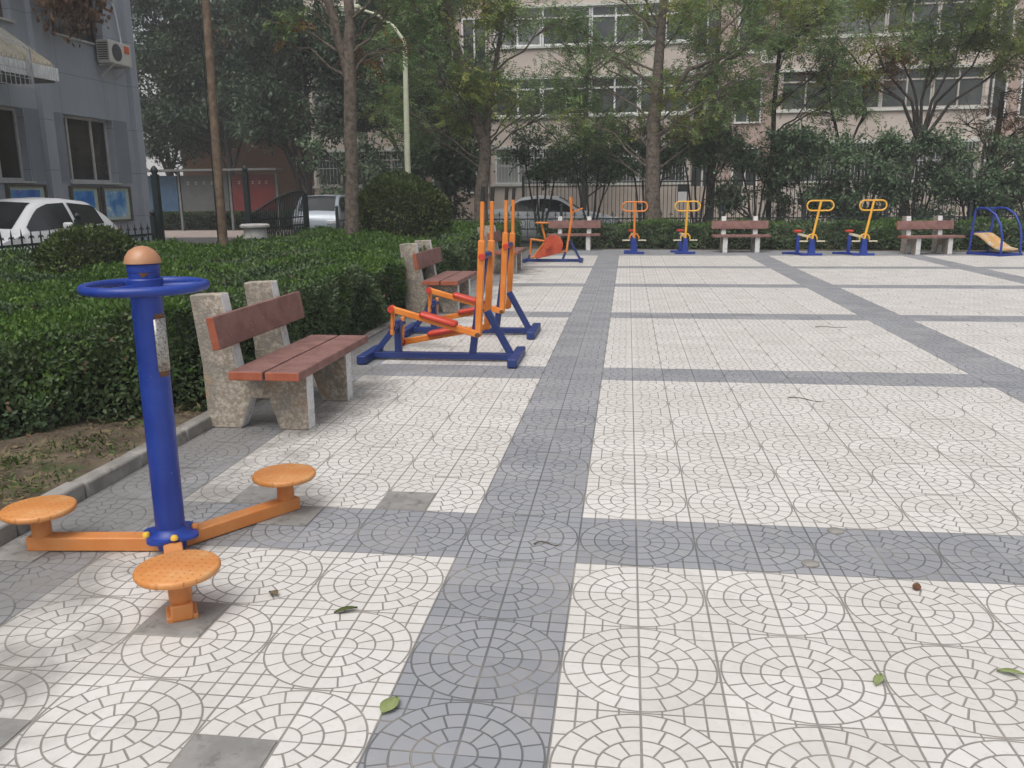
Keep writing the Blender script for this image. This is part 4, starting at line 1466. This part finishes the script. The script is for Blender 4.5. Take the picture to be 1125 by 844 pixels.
# ------------------------------------------------------------------ cars
def make_car(name, label, paint, stations, glass_side, wshield, rear, loc, rot, wheels, W=0.84, doors=()):
    """stations: (x, z_low, z_belt, z_top, half width at belt, half width at top)"""
    t = thing(name, label, 'car', loc, rot, None)
    S = np.array(stations, float)

    def st(x):
        return [float(np.interp(x, S[:, 0], S[:, k])) for k in range(1, 6)]

    xs = np.linspace(S[0, 0], S[-1, 0], 49)
    rows_ = []
    for x in xs:
        zl, zb, zt, wb, wt = st(x)
        half = [(wb * 0.86, zl), (wb * 0.99, zl + 0.14), (wb * 1.01, (zl + zb) / 2 + 0.05), (wb, zb), (wb * 0.4 + wt * 0.6, zb + (zt - zb) * 0.62), (wt, zt - 0.035), (wt * 0.86, zt), (0.0, zt + 0.025)]
        full = half + [(-a, z_) for a, z_ in reversed(half[:-1])]
        rows_.append([(x, a, z_) for a, z_ in full])
    mb = MB()
    k = len(rows_[0])
    vs = [p for r_ in rows_ for p in r_]
    fs = [(i * k + j, i * k + j + 1, (i + 1) * k + j + 1, (i + 1) * k + j) for i in range(len(xs) - 1) for j in range(k - 1)]
    fs += [(i * k + k - 1, i * k, (i + 1) * k, (i + 1) * k + k - 1) for i in range(len(xs) - 1)]
    fs += [tuple(range(k)), tuple(reversed(range((len(xs) - 1) * k, len(xs) * k)))]
    mb.add(vs, fs)
    body = mb.build('body', M[paint], t, sharp=50)
    # side windows: between belt and roof, a hair proud of the body
    for s_ in (-1, 1):
        for (xa, xb) in glass_side:
            g = MB()
            n_ = 8
            vv, ff = [], []
            for i in range(n_ + 1):
                x = xa + (xb - xa) * i / n_
                zl, zb, zt, wb, wt = st(x)
                lo = 0.05
                hi = max(0.06, (zt - zb) - 0.075)
                for z_ in (lo, max(lo + 0.005, min(hi, (zt - zb) * 0.62)), max(lo + 0.01, hi)):
                    f_ = min(z_ / max(zt - zb, 1e-3), 1.0)
                    if f_ < 0.62:
                        w_ = wb + (wb * 0.4 + wt * 0.6 - wb) * f_ / 0.62
                    else:
                        w_ = (wb * 0.4 + wt * 0.6) + (wt - (wb * 0.4 + wt * 0.6)) * (f_ - 0.62) / 0.38
                    vv.append((x, s_ * (w_ + 0.008), zb + z_))
            for i in range(n_):
                for j in range(2):
                    ff.append((i * 3 + j, i * 3 + j + 1, (i + 1) * 3 + j + 1, (i + 1) * 3 + j))
            g.add(vv, ff)
            g.build('side_window', M['carglass'], t)
    for (xa, xb, nm) in [(wshield[0], wshield[1], 'windscreen'), (rear[0], rear[1], 'rear_window')]:
        g = MB()
        vv, ff = [], []
        n_ = 6
        for i in range(n_ + 1):
            x = xa + (xb - xa) * i / n_
            zl, zb, zt, wb, wt = st(x)
            for q in np.linspace(-0.84, 0.84, 7):
                vv.append((x, q * wt, zt + 0.012 + 0.025 * (1 - abs(q) / 0.86 if abs(q) < 0.86 else 0)))
        for i in range(n_):
            for j in range(6):
                ff.append((i * 7 + j, i * 7 + j + 1, (i + 1) * 7 + j + 1, (i + 1) * 7 + j))
        g.add(vv, ff)
        g.build(nm, M['carglass'], t)
    for x in wheels:
        for s_ in (-1, 1):
            w = MB()
            w.lathe([(0.20, -0.09), (0.30, -0.09), (0.315, -0.06), (0.315, 0.06), (0.30, 0.09), (0.20, 0.09)], (0, 0, 0), 26)
            o = w.build('wheel', M['tyre'], t)
            o.rotation_euler = (R(90), 0, 0)
            o.location = (x, s_ * (W - 0.06), 0.315)
            w = MB()
            w.lathe([(0.06, -0.096), (0.20, -0.094), (0.20, 0.094), (0.06, 0.10)], (0, 0, 0), 20)
            w.build('rim', M['rim'], o)
    xf, xr = S[-1, 0], S[0, 0]
    for s_ in (-1, 1):
        zl, zb, zt, wb, wt = st(xf - 0.12)
        mb = MB()
        mb.box((xf - 0.05, s_ * wb * 0.72, zl + 0.42), (0.16, 0.34, 0.15))
        mb.build('headlight', M['lens'], t, bevel=0.03)
        mb = MB()
        zl, zb, zt, wb, wt = st(xr + 0.1)
        mb.box((xr + 0.04, s_ * wb * 0.8, zl + 0.55), (0.14, 0.22, 0.28))
        mb.build('tail_light', M['redlens'], t, bevel=0.03)
        zl, zb, zt, wb, wt = st(wshield[0] - 0.25)
        mb = MB()
        mb.box((wshield[0] - 0.32, s_ * (wb + 0.10), zb + 0.10), (0.10, 0.16, 0.11))
        mb.build('mirror', M[paint], t, bevel=0.03)
        for dx in doors:
            zl, zb, zt, wb, wt = st(dx)
            mb = MB()
            mb.box((dx, s_ * (wb * 1.01 + 0.012), zb - 0.10), (0.16, 0.03, 0.03))
            mb.build('door_handle', M[paint], t, bevel=0.008)
    mb = MB()
    mb.box((xf + 0.015, 0, 0.42), (0.03, 0.44, 0.12))
    mb.build('front_plate', M['boardblue'], t)
    mb = MB()
    mb.box(((xf + xr) / 2, 0, 0.26), (xf - xr - 0.5, 1.45, 0.16))
    mb.build('underbody', M['black'], t)
    return t


hatch = [(-1.78, 0.40, 0.78, 0.84, 0.66, 0.60), (-1.70, 0.26, 0.92, 1.00, 0.78, 0.64), (-1.5, 0.22, 0.98, 1.24, 0.83, 0.58), (-1.15, 0.2, 0.97, 1.43, 0.835, 0.56), (-0.4, 0.2, 0.94, 1.49, 0.84, 0.58), (0.15, 0.2, 0.92, 1.47, 0.84, 0.58),
         (0.45, 0.2, 0.91, 1.38, 0.84, 0.60), (1.05, 0.2, 0.90, 0.97, 0.83, 0.72), (1.5, 0.22, 0.80, 0.88, 0.80, 0.66), (1.74, 0.26, 0.66, 0.72, 0.70, 0.58), (1.82, 0.36, 0.52, 0.58, 0.60, 0.5)]
make_car('hatchback_car', 'white hatchback parked before grey building behind the iron fence', 'carwhite', hatch,
         [(-1.22, -0.42), (-0.33, 0.86)], (0.36, 1.02), (-1.62, -1.22), (-10.02, 10.72, -0.012), R(-90), (-1.2, 1.15), doors=(-0.55, 0.3))
sedan = [(-2.15, 0.38, 0.74, 0.86, 0.70, 0.62), (-2.05, 0.25, 0.88, 0.98, 0.80, 0.66), (-1.45, 0.2, 0.92, 1.02, 0.84, 0.70), (-1.35, 0.2, 0.92, 1.06, 0.84, 0.68), (-0.85, 0.2, 0.92, 1.36, 0.84, 0.57), (-0.3, 0.2, 0.91, 1.42, 0.84, 0.57), (0.25, 0.2, 0.90, 1.39, 0.84, 0.58),
         (0.45, 0.2, 0.90, 1.32, 0.84, 0.60), (1.05, 0.2, 0.88, 0.95, 0.83, 0.72), (1.75, 0.22, 0.76, 0.84, 0.80, 0.66), (2.05, 0.26, 0.64, 0.70, 0.72, 0.6), (2.15, 0.36, 0.52, 0.58, 0.62, 0.52)]
make_car('sedan_car', 'silver sedan parked on the road behind low fence', 'carsilver', sedan,
         [(-1.12, -0.32), (-0.24, 0.82)], (0.33, 1.02), (-1.33, -0.9), (-1.75, 23.6, -0.014), R(0), (-1.3, 1.35), doors=(-0.9, 0.2))
van = [(-1.9, 0.35, 0.95, 1.50, 0.76, 0.66), (-1.8, 0.25, 0.98, 1.62, 0.80, 0.68), (-1.0, 0.22, 0.98, 1.68, 0.81, 0.70), (0.9, 0.22, 0.97, 1.66, 0.81, 0.68), (1.15, 0.22, 0.96, 1.60, 0.81, 0.68),
       (1.75, 0.24, 0.94, 1.04, 0.80, 0.74), (1.9, 0.28, 0.80, 0.88, 0.76, 0.68), (1.98, 0.36, 0.58, 0.66, 0.70, 0.62)]
make_car('minivan', 'blue grey minivan parked behind the gate by dark trees', 'vansilver', van,
         [(-1.55, -0.75), (-0.65, 0.25), (0.35, 1.35)], (1.08, 1.70), (-1.88, -1.82), (-10.0, 26.4, -0.014), R(-82), (-1.2, 1.2), W=0.82, doors=(-0.4, 0.5)).scale = (1, 1, 0.90)


# ------------------------------------------------------------------ waist twister in the foreground
tw = thing('waist_twister', 'blue post waist twister with three orange foot discs in the foreground', 'exercise machine', (-1.235, -0.053, 0))
mb = MB()
mb.lathe([(0.060, 0.012), (0.0605, 0.6), (0.0600, 1.19), (0.0625, 1.192), (0.0625, 1.222), (0.058, 1.226)], (0, 0, 0), 32)
post = mb.build('post', M['blue'], tw)
mb = MB()
mb.lathe([(0.070, 0), (0.070, 0.010), (0.064, 0.028), (0.049, 0.050), (0.026, 0.064), (0.0, 0.069)], (0, 0, 1.226), 32)
mb.build('dome_cap', M['dome'], tw)
mb = MB()
mb.tube([(0.228 * math.cos(a), 0.228 * math.sin(a), 1.132) for a in np.linspace(0, 2 * PI, 49)[:-1]], 0.019, 12, closed=True)
for k in range(3):
    a = R(20 + 120 * k)
    mb.tube([(0.05 * math.cos(a), 0.05 * math.sin(a), 1.132), (0.224 * math.cos(a), 0.224 * math.sin(a), 1.132)], 0.014, 10)
mb.lathe([(0.066, -0.035), (0.070, -0.03), (0.070, 0.03), (0.066, 0.035)], (0, 0, 1.132), 28)
mb.build('ring_handle', M['blue'], tw)
mb = MB()
pr_ = []
for j in range(40):
    a = 2 * PI * j / 40
    r_ = 0.112 + 0.016 * math.cos(4 * a + 0.6)
    pr_.append((r_ * math.cos(a), r_ * math.sin(a)))
mb.prism(pr_, 0.066, 0.078, 'z')
mb.lathe([(0.09, 0.078), (0.07, 0.088), (0.0615, 0.105)], (0, 0, 0), 28)
fl = mb.build('base_flange', M['blue'], tw)
for k in range(4):
    a = R(45 * (2 * k + 1) - 8)
    mb = MB()
    mb.lathe([(0.015, 0.078), (0.016, 0.088), (0.011, 0.096), (0.0, 0.099)], (0.098 * math.cos(a), 0.098 * math.sin(a), 0), 14)
    mb.build('bolt_cap', M['brass'] if k in (2, 3) else M['orange_arm'], fl)
# rating plate, facing right of the camera
pa = R(-16)
pl = MB()
for (w, z0, z1, rr, mi) in [(0.062, 0.79, 1.005, 0.0625, 0)]:
    nn = 6
    vv = []
    for z_ in (z0, z1):
        for i in range(nn + 1):
            a = pa + (i / nn - 0.5) * w / rr
            vv.append((rr * math.cos(a), rr * math.sin(a), z_))
    pl.add(vv, [(i, i + 1, nn + 1 + i + 1, nn + 1 + i) for i in range(nn)])
o = pl.build('rating_plate', M['steel'], tw, fix=False)
sol = o.modifiers.new('solid', 'SOLIDIFY')
sol.thickness = 0.004
sol.offset = 1.0
for (z0, z1, ang, wd) in [(0.765, 0.792, pa, 0.05), (1.003, 1.025, pa, 0.05), (1.17, 1.215, R(-62), 0.045)]:
    rs_ = MB()
    nn = 8
    lo_ = [(ang + (i / nn - 0.5) * wd / 0.0615, z0 + (0.016 * abs(i / nn - 0.5) * 2 + 0.006 * random.random() if z0 > 1.1 else 0.004 * random.random())) for i in range(nn + 1)]
    vv = [(0.0616 * math.cos(a_), 0.0616 * math.sin(a_), z_) for a_, z_ in lo_] + [(0.0616 * math.cos(a_), 0.0616 * math.sin(a_), z1) for a_, _ in lo_]
    rs_.add(vv, [(i, i + 1, nn + 1 + i + 1, nn + 1 + i) for i in range(nn)])
    rs_.build('rust_mark', M['rust'], tw, fix=False)
ends = [(-0.56, -0.062), (0.318, 0.482), (0.345, -0.552)]
for (ex, ey) in ends:
    d = Vector((ex, ey, 0))
    dn = d.normalized()
    mb = MB()
    mb.bar(dn * 0.0, d + dn * 0.055, 0.075, 0.062)
    o = mb.build('arm', M['orange_arm'], tw, bevel=0.006)
    o.location.z = 0.034
    mb = MB()
    mb.lathe([(0.040, 0.064), (0.040, 0.155), (0.052, 0.160), (0.052, 0.166)], (ex, ey, 0), 24)
    mb.build('disc_stem', M['orange_arm'], tw)
    mb = MB()
    mb.lathe([(0.134, 0.0), (0.144, 0.003), (0.148, 0.010), (0.148, 0.020), (0.144, 0.026), (0.138, 0.028), (0.0, 0.029)], (0, 0, 0), 48)
    o = mb.build('foot_disc', M['disc'], tw)
    o.location = (ex, ey, 0.167)
mb = MB()
ex, ey = ends[2]
mb.box((ex, ey, 0.012), (0.105, 0.105, 0.02), Matrix.Rotation(R(-58), 3, 'Z'))
mb.build('foot_plate', M['orange_arm'], tw, bevel=0.003)


# ------------------------------------------------------------------ benches
def make_bench():
    """seat faces local +x, length along y, origin on the ground under the middle"""
    t = thing('park_bench', '', 'bench')
    prof = [(0.20, 0), (0.0, 0), (0.0, 0.378), (0.46, 0.378), (0.535, 0.88), (0.745, 0.87), (0.70, 0.42), (0.69, 0.0), (0.465, 0.0), (0.385, 0.205), (0.265, 0.205)]
    for yc in (-0.39, 0.39):
        mb = MB()
        mb.prism([(-a + 0.36, z) for a, z in prof], yc - 0.058, yc + 0.058, 'y')
        o = mb.build('side_support', [M['aggregate'], M['whitepaint']], t, smooth=False)
        for p in o.data.polygons:
            if p.normal.x > 0.6 and p.center.x > -0.2:
                p.material_index = 1
        bv = o.modifiers.new('bevel', 'BEVEL')
        bv.width = 0.008
        bv.segments = 2
        bv.limit_method = 'ANGLE'
    for (xa, xb) in [(0.415, 0.195), (0.18, -0.04)]:
        mb = MB()
        mb.box(((xa + xb) / 2, 0, 0.406), (abs(xb - xa), 1.40, 0.055))
        o = mb.build('seat_plank', [M['plank'], M['plank_end']], t, smooth=False, bevel=0.006)
        for p in o.data.polygons:
            if abs(p.normal.y) > 0.8:
                p.material_index = 1
    mb = MB()
    mb.box((0, 0, 0), (0.05, 1.40, 0.205), Matrix.Rotation(R(-8.5), 3, 'Y'))
    o = mb.build('backrest', [M['plank'], M['plank_end']], t, smooth=False, bevel=0.006)
    o.location = (-0.116, 0, 0.665)
    for p in o.data.polygons:
        if abs(p.normal.y) > 0.8:
            p.material_index = 1
    return t


bench0 = make_bench()
BENCH = [(-1.69, 2.26, 0, 'red brown bench beside the waist twister, nearest of all the benches'),
         (-1.80, 7.75, 0, 'red brown bench half hidden behind the tall orange stepping machine'),
         (-1.74, 13.1, 0, 'red brown bench before hedge, between stepping machine and orange bike'),
         (-0.72, 19.62, -90, 'red brown bench partly hidden behind the orange exercise bike'),
         (3.50, 18.85, -90, 'red brown bench between the second and third yellow machines'),
         (7.75, 18.2, -78, 'red brown bench right of yellow machines beside blue stretching frame')]
for i, (x, y, rz, lab) in enumerate(BENCH):
    o = bench0 if i == 0 else copy_tree(bench0)
    o.location = (x, y, 0)
    o.rotation_euler = (0, 0, R(rz))
    o['label'] = lab
    o['group'] = 'red brown plank benches round the plaza'


# ------------------------------------------------------------------ elliptical stepping machines
def make_stepper():
    t = thing('elliptical_walker', '', 'exercise machine')
    B, O = M['navy'], M['orange']
    mb = MB()
    mb.box((-0.02, 0, 0.045), (1.30, 0.06, 0.06))
    mb.bar((-0.64, 0, 0.07), (-0.43, 0, 0.33), 0.055, 0.05)
    mb.bar((-0.43, 0, 0.07), (-0.43, 0, 0.37), 0.06, 0.06)
    mb.bar((0.262, 0, 0.07), (0.385, 0, 0.93), 0.06, 0.07)
    mb.bar((0.61, 0, 0.07), (0.40, 0, 0.46), 0.055, 0.06)
    mb.build('frame', B, t, bevel=0.006)
    for (x, hw) in [(-0.70, 0.29), (0.665, 0.33)]:
        mb = MB()
        mb.box((x, 0, 0.045), (0.085, hw * 2, 0.075))
        mb.build('cross_foot', B, t, bevel=0.008)
    mb = MB()
    mb.tube([(0.40, -0.235, 0.955), (0.40, 0.235, 0.955)], 0.028, 14)
    mb.build('axle', B, t)
    mb = MB()
    mb.tube([(-0.43, -0.19, 0.315), (-0.43, 0.19, 0.315)], 0.025, 14)
    mb.build('crank_axle', B, t)
    for s_, bot, top, pin, pads in [(-1, (0.352, 0.262), (0.398, 1.095), (-0.417, 0.498), (-0.16, 0.17)),
                                    (1, (0.365, 0.262), (0.418, 1.075), (-0.445, 0.125), (-0.20, 0.12))]:
        y = s_ * 0.20
        mb = MB()
        mb.bar((bot[0], y, bot[1]), (top[0], y, top[1]), 0.055, 0.075)
        arm = mb.build('swing_arm', O, t, bevel=0.007)
        mb = MB()
        hx = top[0] + 0.01
        mb.bar((top[0], y, top[1] - 0.02), (hx, y, 1.42), 0.032, 0.045)
        mb.build('handle', O, arm, bevel=0.006)
        mb = MB()
        mb.tube([(hx, y, 1.42), (hx + 0.01, y, 1.545)], 0.019, 12)
        mb.build('grip', M['black'], arm)
        mb = MB()
        mb.tube([(0.402, s_ * 0.225, 0.955), (0.402, s_ * 0.262, 0.955)], [0.034, 0.026], 16)
        mb.build('axle_cap', M['red'] if s_ < 0 else M['navy'], arm)
        mb = MB()
        mb.bar((-0.43, s_ * 0.175, 0.315), (pin[0], s_ * 0.175, pin[1]), 0.03, 0.055)
        mb.bar((-0.43, s_ * 0.175, 0.315), (-0.43 + (-0.43 - pin[0]) * 0.3, s_ * 0.175, 0.315 - (pin[1] - 0.315) * 0.3), 0.03, 0.055)
        mb.build('crank', O, t, bevel=0.006)
        mb = MB()
        mb.bar((pin[0], y * 1.12, pin[1]), (bot[0], y * 1.12, bot[1] + 0.02), 0.05, 0.055)
        ped = mb.build('pedal_bar', O, t, bevel=0.006)
        mb = MB()
        k = (bot[1] + 0.02 - pin[1]) / (bot[0] - pin[0])
        z_ = lambda x: pin[1] + (x - pin[0]) * k + 0.032
        mb.bar((pads[0], y * 1.12, z_(pads[0])), (pads[1], y * 1.12, z_(pads[1])), 0.12, 0.05)
        mb.build('foot_pad', M['red'], ped, bevel=0.02)
        mb = MB()
        mb.tube([(pin[0], s_ * 0.19, pin[1]), (pin[0], s_ * 0.265, pin[1])], [0.034, 0.030], 14)
        mb.build('pin_cap', M['red'], ped)
        mb = MB()
        mb.tube([(bot[0], s_ * 0.17, bot[1] + 0.015), (bot[0], s_ * 0.262, bot[1] + 0.015)], 0.022, 12)
        mb.build('pivot', M['rust'], ped)
    return t


ell = make_stepper()
ell.location = (-0.95, 4.2, 0)
ell['label'] = 'orange and blue elliptical walking machine, the nearer of the pair'
ell['group'] = 'pair of elliptical walking machines'
e2 = copy_tree(ell)
e2.location = (-0.955, 5.68, 0)
e2['label'] = 'orange and blue elliptical walking machine behind its nearer twin'


# ------------------------------------------------------------------ exercise bike
bk = thing('exercise_bike', 'orange exercise bike with red chain cover on blue base near far bench', 'exercise machine', (-0.95, 15.5, 0))
mb = MB()
mb.box((0.02, 0, 0.04), (1.26, 0.06, 0.06))
mb.box((-0.60, 0, 0.04), (0.075, 0.5, 0.07))
mb.box((0.64, 0, 0.04), (0.075, 0.5, 0.07))
mb.bar((0.235, 0, 0.06), (0.39, 0, 0.46), 0.05, 0.05)
mb.bar((0.39, 0, 0.47), (0.62, 0, 0.06), 0.05, 0.05)
mb.bar((-0.52, 0, 0.06), (-0.50, 0, 0.16), 0.05, 0.05)
mb.build('base_frame', M['navy'], bk, bevel=0.006)
mb = MB()
mb.tube([(-0.24, 0, 0.84), (-0.14, 0, 0.46)], 0.024, 12)
mb.tube([(-0.465, 0, 0.50), (-0.14, 0, 0.455)], 0.022, 12)
mb.tube([(-0.465, 0, 0.51), (-0.50, 0, 0.10)], 0.022, 12)
mb.tube([(-0.50, 0, 0.10), (0.32, 0, 0.24)], 0.024, 12)
mb.tube([(-0.42, 0, 0.11), (-0.16, 0, 0.44)], 0.02, 12)
mb.build('frame', M['orange'], bk)
mb = MB()
mb.prism([(-0.37, 0.845), (-0.36, 0.875), (-0.20, 0.875), (-0.07, 0.862), (-0.06, 0.845), (-0.2, 0.835)], -0.10, 0.10, 'y')
mb.build('saddle', M['orange'], bk, bevel=0.012)
mb = MB()
poly = [(0.03 + 0.215 * math.cos(a), 0.377 + 0.215 * math.sin(a)) for a in np.linspace(R(-55), R(160), 26)]
poly += [(-0.22, 0.32), (-0.38, 0.12), (-0.34, 0.075), (-0.1, 0.13)]
mb.prism(poly, -0.085, -0.04, 'y')
mb.build('chain_cover', M['redplate'], bk, bevel=0.008)
for s_ in (-1, 1):
    mb = MB()
    mb.bar((0.32, s_ * 0.10, 0.218), (0.425, s_ * 0.10, 0.955), 0.04, 0.05)
    mb.bar((0.425, s_ * 0.10, 0.94), (0.39 + 0.03 * (s_ > 0), s_ * 0.10, 1.40), 0.03, 0.04)
    u_ = mb.build('swing_arm', M['orange'], bk, bevel=0.006)
    mb = MB()
    mb.tube([(0.43, s_ * 0.10, 1.06), (0.50, s_ * 0.13, 1.10), (0.66, s_ * 0.17, 1.16)], 0.016, 10)
    mb.build('handlebar', M['orange'], u_)
    mb = MB()
    mb.bar((0.03, s_ * 0.11, 0.377), (0.03 + s_ * 0.12, s_ * 0.11, 0.30 - s_ * 0.02), 0.02, 0.03)
    mb.box((0.03 + s_ * 0.12, s_ * 0.17, 0.30 - s_ * 0.02), (0.09, 0.10, 0.025))
    mb.build('pedal', M['redplate'], bk)


# ------------------------------------------------------------------ yellow riding machines
def make_rider(paint, lean, sdx):
    t = thing('rider_machine', '', 'exercise machine')
    mb = MB()
    mb.box((0, 0, 0.03), (0.50, 0.09, 0.05))
    mb.bar((0, 0, 0.03), (sdx * 1.5, 0.56, 0.03), 0.10, 0.046)
    mb.box((sdx * 1.5, 0.56, 0.03), (0.34, 0.09, 0.05))
    mb.build('base', M['blue'], t, bevel=0.006)
    mb = MB()
    mb.prism([(-0.085, 0.05), (0.085, 0.05), (0.042, 0.39), (-0.042, 0.39)], -0.045, 0.045, 'y')
    mb.build('pedestal', M['blue'], t, bevel=0.006)
    mb = MB()
    mb.bar((sdx, 0.33, 0.05), (sdx, 0.33, 0.46), 0.07, 0.07)
    mb.build('saddle_post', M['blue'], t, bevel=0.006)
    mb = MB()
    mb.tube([(0, 0, 0.38), (lean, 0, 1.27)], 0.028, 12)
    for s_ in (-1, 1):
        mb.tube([(0, 0, 0.50), (s_ * 0.07, 0, 0.48), (s_ * 0.11, 0, 0.42), (s_ * 0.11, 0, 0.37)], 0.018, 10)
    pole = mb.build('pole', M[paint], t)
    mb = MB()
    lp = []
    hw, hh = 0.19, 0.112
    for a in np.linspace(R(-90), R(90), 11):
        lp.append((hw + hh * math.cos(a), 0, hh * math.sin(a)))
    for a in np.linspace(R(90), R(270), 11):
        lp.append((-hw + hh * math.cos(a), 0, hh * math.sin(a)))
    mb.tube([(x + lean * 0.9, -0.005, z + 1.15) for x, _, z in lp], 0.019, 10, closed=True)
    mb.build('loop_handle', M[paint], pole)
    mb = MB()
    mb.bar((0, 0.04, 0.42), (sdx, 0.34, 0.49), 0.05, 0.05)
    mb.build('seat_arm', M['tanbar'], t)
    mb = MB()
    mb.lathe([(0.05, 0), (0.095, 0.015), (0.105, 0.04), (0.08, 0.06), (0.0, 0.068)], (sdx, 0.36, 0.52), 20)
    mb.build('saddle', M['red'], t)
    for s_ in (-1, 1):
        mb = MB()
        mb.tube([(s_ * 0.10, -0.02, 0.335), (s_ * 0.29, -0.02, 0.335)], 0.017, 10)
        mb.build('foot_peg', M['tanbar'], t)
    return t


riders = [(0.86, 18.05, 0, 'orange', 0.0, -0.05, 'orange riding machine with loop handle, first of four along far hedge'),
          (2.10, 18.05, 2, 'yellow', 0.03, -0.09, 'yellow riding machine with loop handle before the black and white notice'),
          (4.98, 17.5, 4, 'yellow', 0.15, -0.24, 'yellow riding machine with red saddle right of the middle far bench'),
          (6.15, 17.5, 4, 'yellow', 0.15, -0.24, 'yellow riding machine with red saddle left of the right far bench')]
for (x, y, rz, pt_, ln_, sd_, lab) in riders:
    o = make_rider(pt_, ln_, sd_)
    o.location = (x, y, 0)
    o.rotation_euler = (0, 0, R(rz))
    o['label'] = lab
    o['group'] = 'riding machines along the far hedge'

# ------------------------------------------------------------------ blue stretching frame at the right
sf = thing('stretching_frame', 'blue hooped stretching frame with curved yellow board at right edge', 'exercise machine', (9.12, 17.75, 0), R(30))
for s_ in (-1, 1):
    mb = MB()
    x = s_ * 0.31
    mb.tube([(x, 0.42, 0.04), (x, 0.40, 0.6), (x, 0.36, 1.02), (x, 0.26, 1.07), (x, 0.05, 1.05), (x, -0.17, 0.92), (x, -0.32, 0.68), (x, -0.39, 0.4), (x, -0.40, 0.04)], 0.026, 10)
    mb.build('hoop', M['blue'], sf)
mb = MB()
for y in (0.42, -0.40):
    mb.bar((-0.36, y, 0.03), (0.36, y, 0.03), 0.06, 0.05)
for s_ in (-1, 1):
    mb.bar((s_ * 0.31, -0.40, 0.032), (s_ * 0.31, 0.42, 0.032), 0.055, 0.05)
mb.build('base_frame', M['blue'], sf)
for (y, z_) in ((0.30, 1.055), (0.40, 0.5)):
    mb = MB()
    mb.tube([(-0.31, y, z_), (0.31, y, z_)], 0.022, 10)
    mb.build('crossbar', M['blue'], sf)
mb = MB()
prof = [(0.40, 0.50), (0.28, 0.47), (0.12, 0.38), (-0.04, 0.27), (-0.20, 0.19), (-0.38, 0.16)]
poly = prof + [(y, z - 0.035) for y, z in reversed(prof)]
mb.prism(poly, -0.26, 0.26, 'x')
mb.build('board', M['mat_yellow'], sf)

# ------------------------------------------------------------------ fallen leaves and small things on the paving
def fallen_leaf(x, y, L, W, rz, lab, mat):
    mb = MB()
    n_ = 8
    vs, fs = [], []
    for i in range(n_ + 1):
        s = i / n_
        w = W * math.sin(PI * s ** 0.85) * 0.5
        z = 0.003 + 0.006 * math.sin(s * 2.6) + 0.003 * s
        vs += [((s - 0.5) * L, w, z + 0.006), ((s - 0.5) * L, 0, z), ((s - 0.5) * L, -w, z + 0.008)]
    for i in range(n_):
        for j in range(2):
            fs.append((i * 3 + j, i * 3 + j + 1, (i + 1) * 3 + j + 1, (i + 1) * 3 + j))
    mb.add(vs, fs)
    o = mb.build('fallen_leaf', mat, None)
    s_ = o.modifiers.new('solid', 'SOLIDIFY')
    s_.thickness = 0.001
    o.location = (x, y, 0.0)
    o.rotation_euler = (0, 0, rz)
    tag(o, lab, 'leaf', 'fallen leaves on the paving')


fallen_leaf(0.016, -1.064, 0.085, 0.055, R(70), 'pale green oval leaf lying on edge of the grey band', L_fallen)
fallen_leaf(-0.305, -0.514, 0.085, 0.032, R(25), 'olive curled leaf on white paving right of front orange disc', L_olive)
fallen_leaf(1.48, -0.754, 0.065, 0.03, R(60), 'small green leaf on white circle at the right foreground', L_fallen)
fallen_leaf(1.90, -0.665, 0.08, 0.03, R(-20), 'narrow green leaf near the right edge of the paving', L_fallen)
fallen_leaf(-0.62, -0.42, 0.06, 0.035, R(-40), 'faded pale leaf beside the front cement pad', L_litter)
for (x, y, L, rz, lab) in [(2.95, 6.43, 0.34, 4, 'thin dry twig on white paving left of the right grey band'), (2.0, 2.95, 0.26, -22, 'thin dry twig on white paving at the middle right'),
                           (0.37, 0.17, 0.12, 10, 'short dark twig on the crossing of the grey bands')]:
    tg = MB()
    c_, s_ = math.cos(R(rz)), math.sin(R(rz))
    tg.tube([(L * (q - 0.5) * c_ - 0.02 * math.sin(q * 5) * s_, L * (q - 0.5) * s_ + 0.02 * math.sin(q * 5) * c_, 0.006 + 0.004 * math.sin(q * 7)) for q in np.linspace(0, 1, 8)], [0.004, 0.0035, 0.003, 0.003, 0.003, 0.0025, 0.002, 0.0015], 6)
    o = tg.build('fallen_twig', M['bark'])
    o.location = (x, y, 0)
    tag(o, lab, 'twig', 'twigs on the paving')
nut = MB()
nut.lathe([(0.004, 0.0), (0.014, 0.006), (0.016, 0.014), (0.010, 0.024), (0.0, 0.027)], (0, 0, 0), 12)
o = nut.build('fallen_berry', M['rust'])
o.location = (1.80, -0.09, 0.001)
tag(o, 'small brown berry lying on white paving below the grey cross band', 'berry')
for (x, y, lab) in [(1.449, 0.098, 'small round metal cap set in grey cross band, nearer one'), (1.63, 0.46, 'small round metal cap set in grey cross band, farther one')]:
    c = MB()
    c.lathe([(0.035, 0.0), (0.035, 0.006), (0.025, 0.011), (0.0, 0.012)], (0, 0, 0), 16)
    o = c.build('metal_cap', M['kerb'])
    o.location = (x, y, 0.0)
    tag(o, lab, 'floor cap', 'metal caps in the paving')

# ------------------------------------------------------------------ thin autumn haze
hm = bpy.data.materials.new('autumn_haze')
hm.use_nodes = True
hm.node_tree.nodes.clear()
ho = hm.node_tree.nodes.new('ShaderNodeOutputMaterial')
hv = hm.node_tree.nodes.new('ShaderNodeVolumePrincipled')
hv.inputs['Color'].default_value = (0.86, 0.88, 0.90, 1)
hv.inputs['Density'].default_value = 0.0022
hm.node_tree.links.new(hv.outputs[0], ho.inputs['Volume'])
mb = MB()
mb.box((0, 25, 8.0), (224, 174, 18.1))
hz = mb.build('haze', hm, smooth=False)
tag(hz, 'thin pale haze in the air over the whole square', 'haze', None, 'stuff')
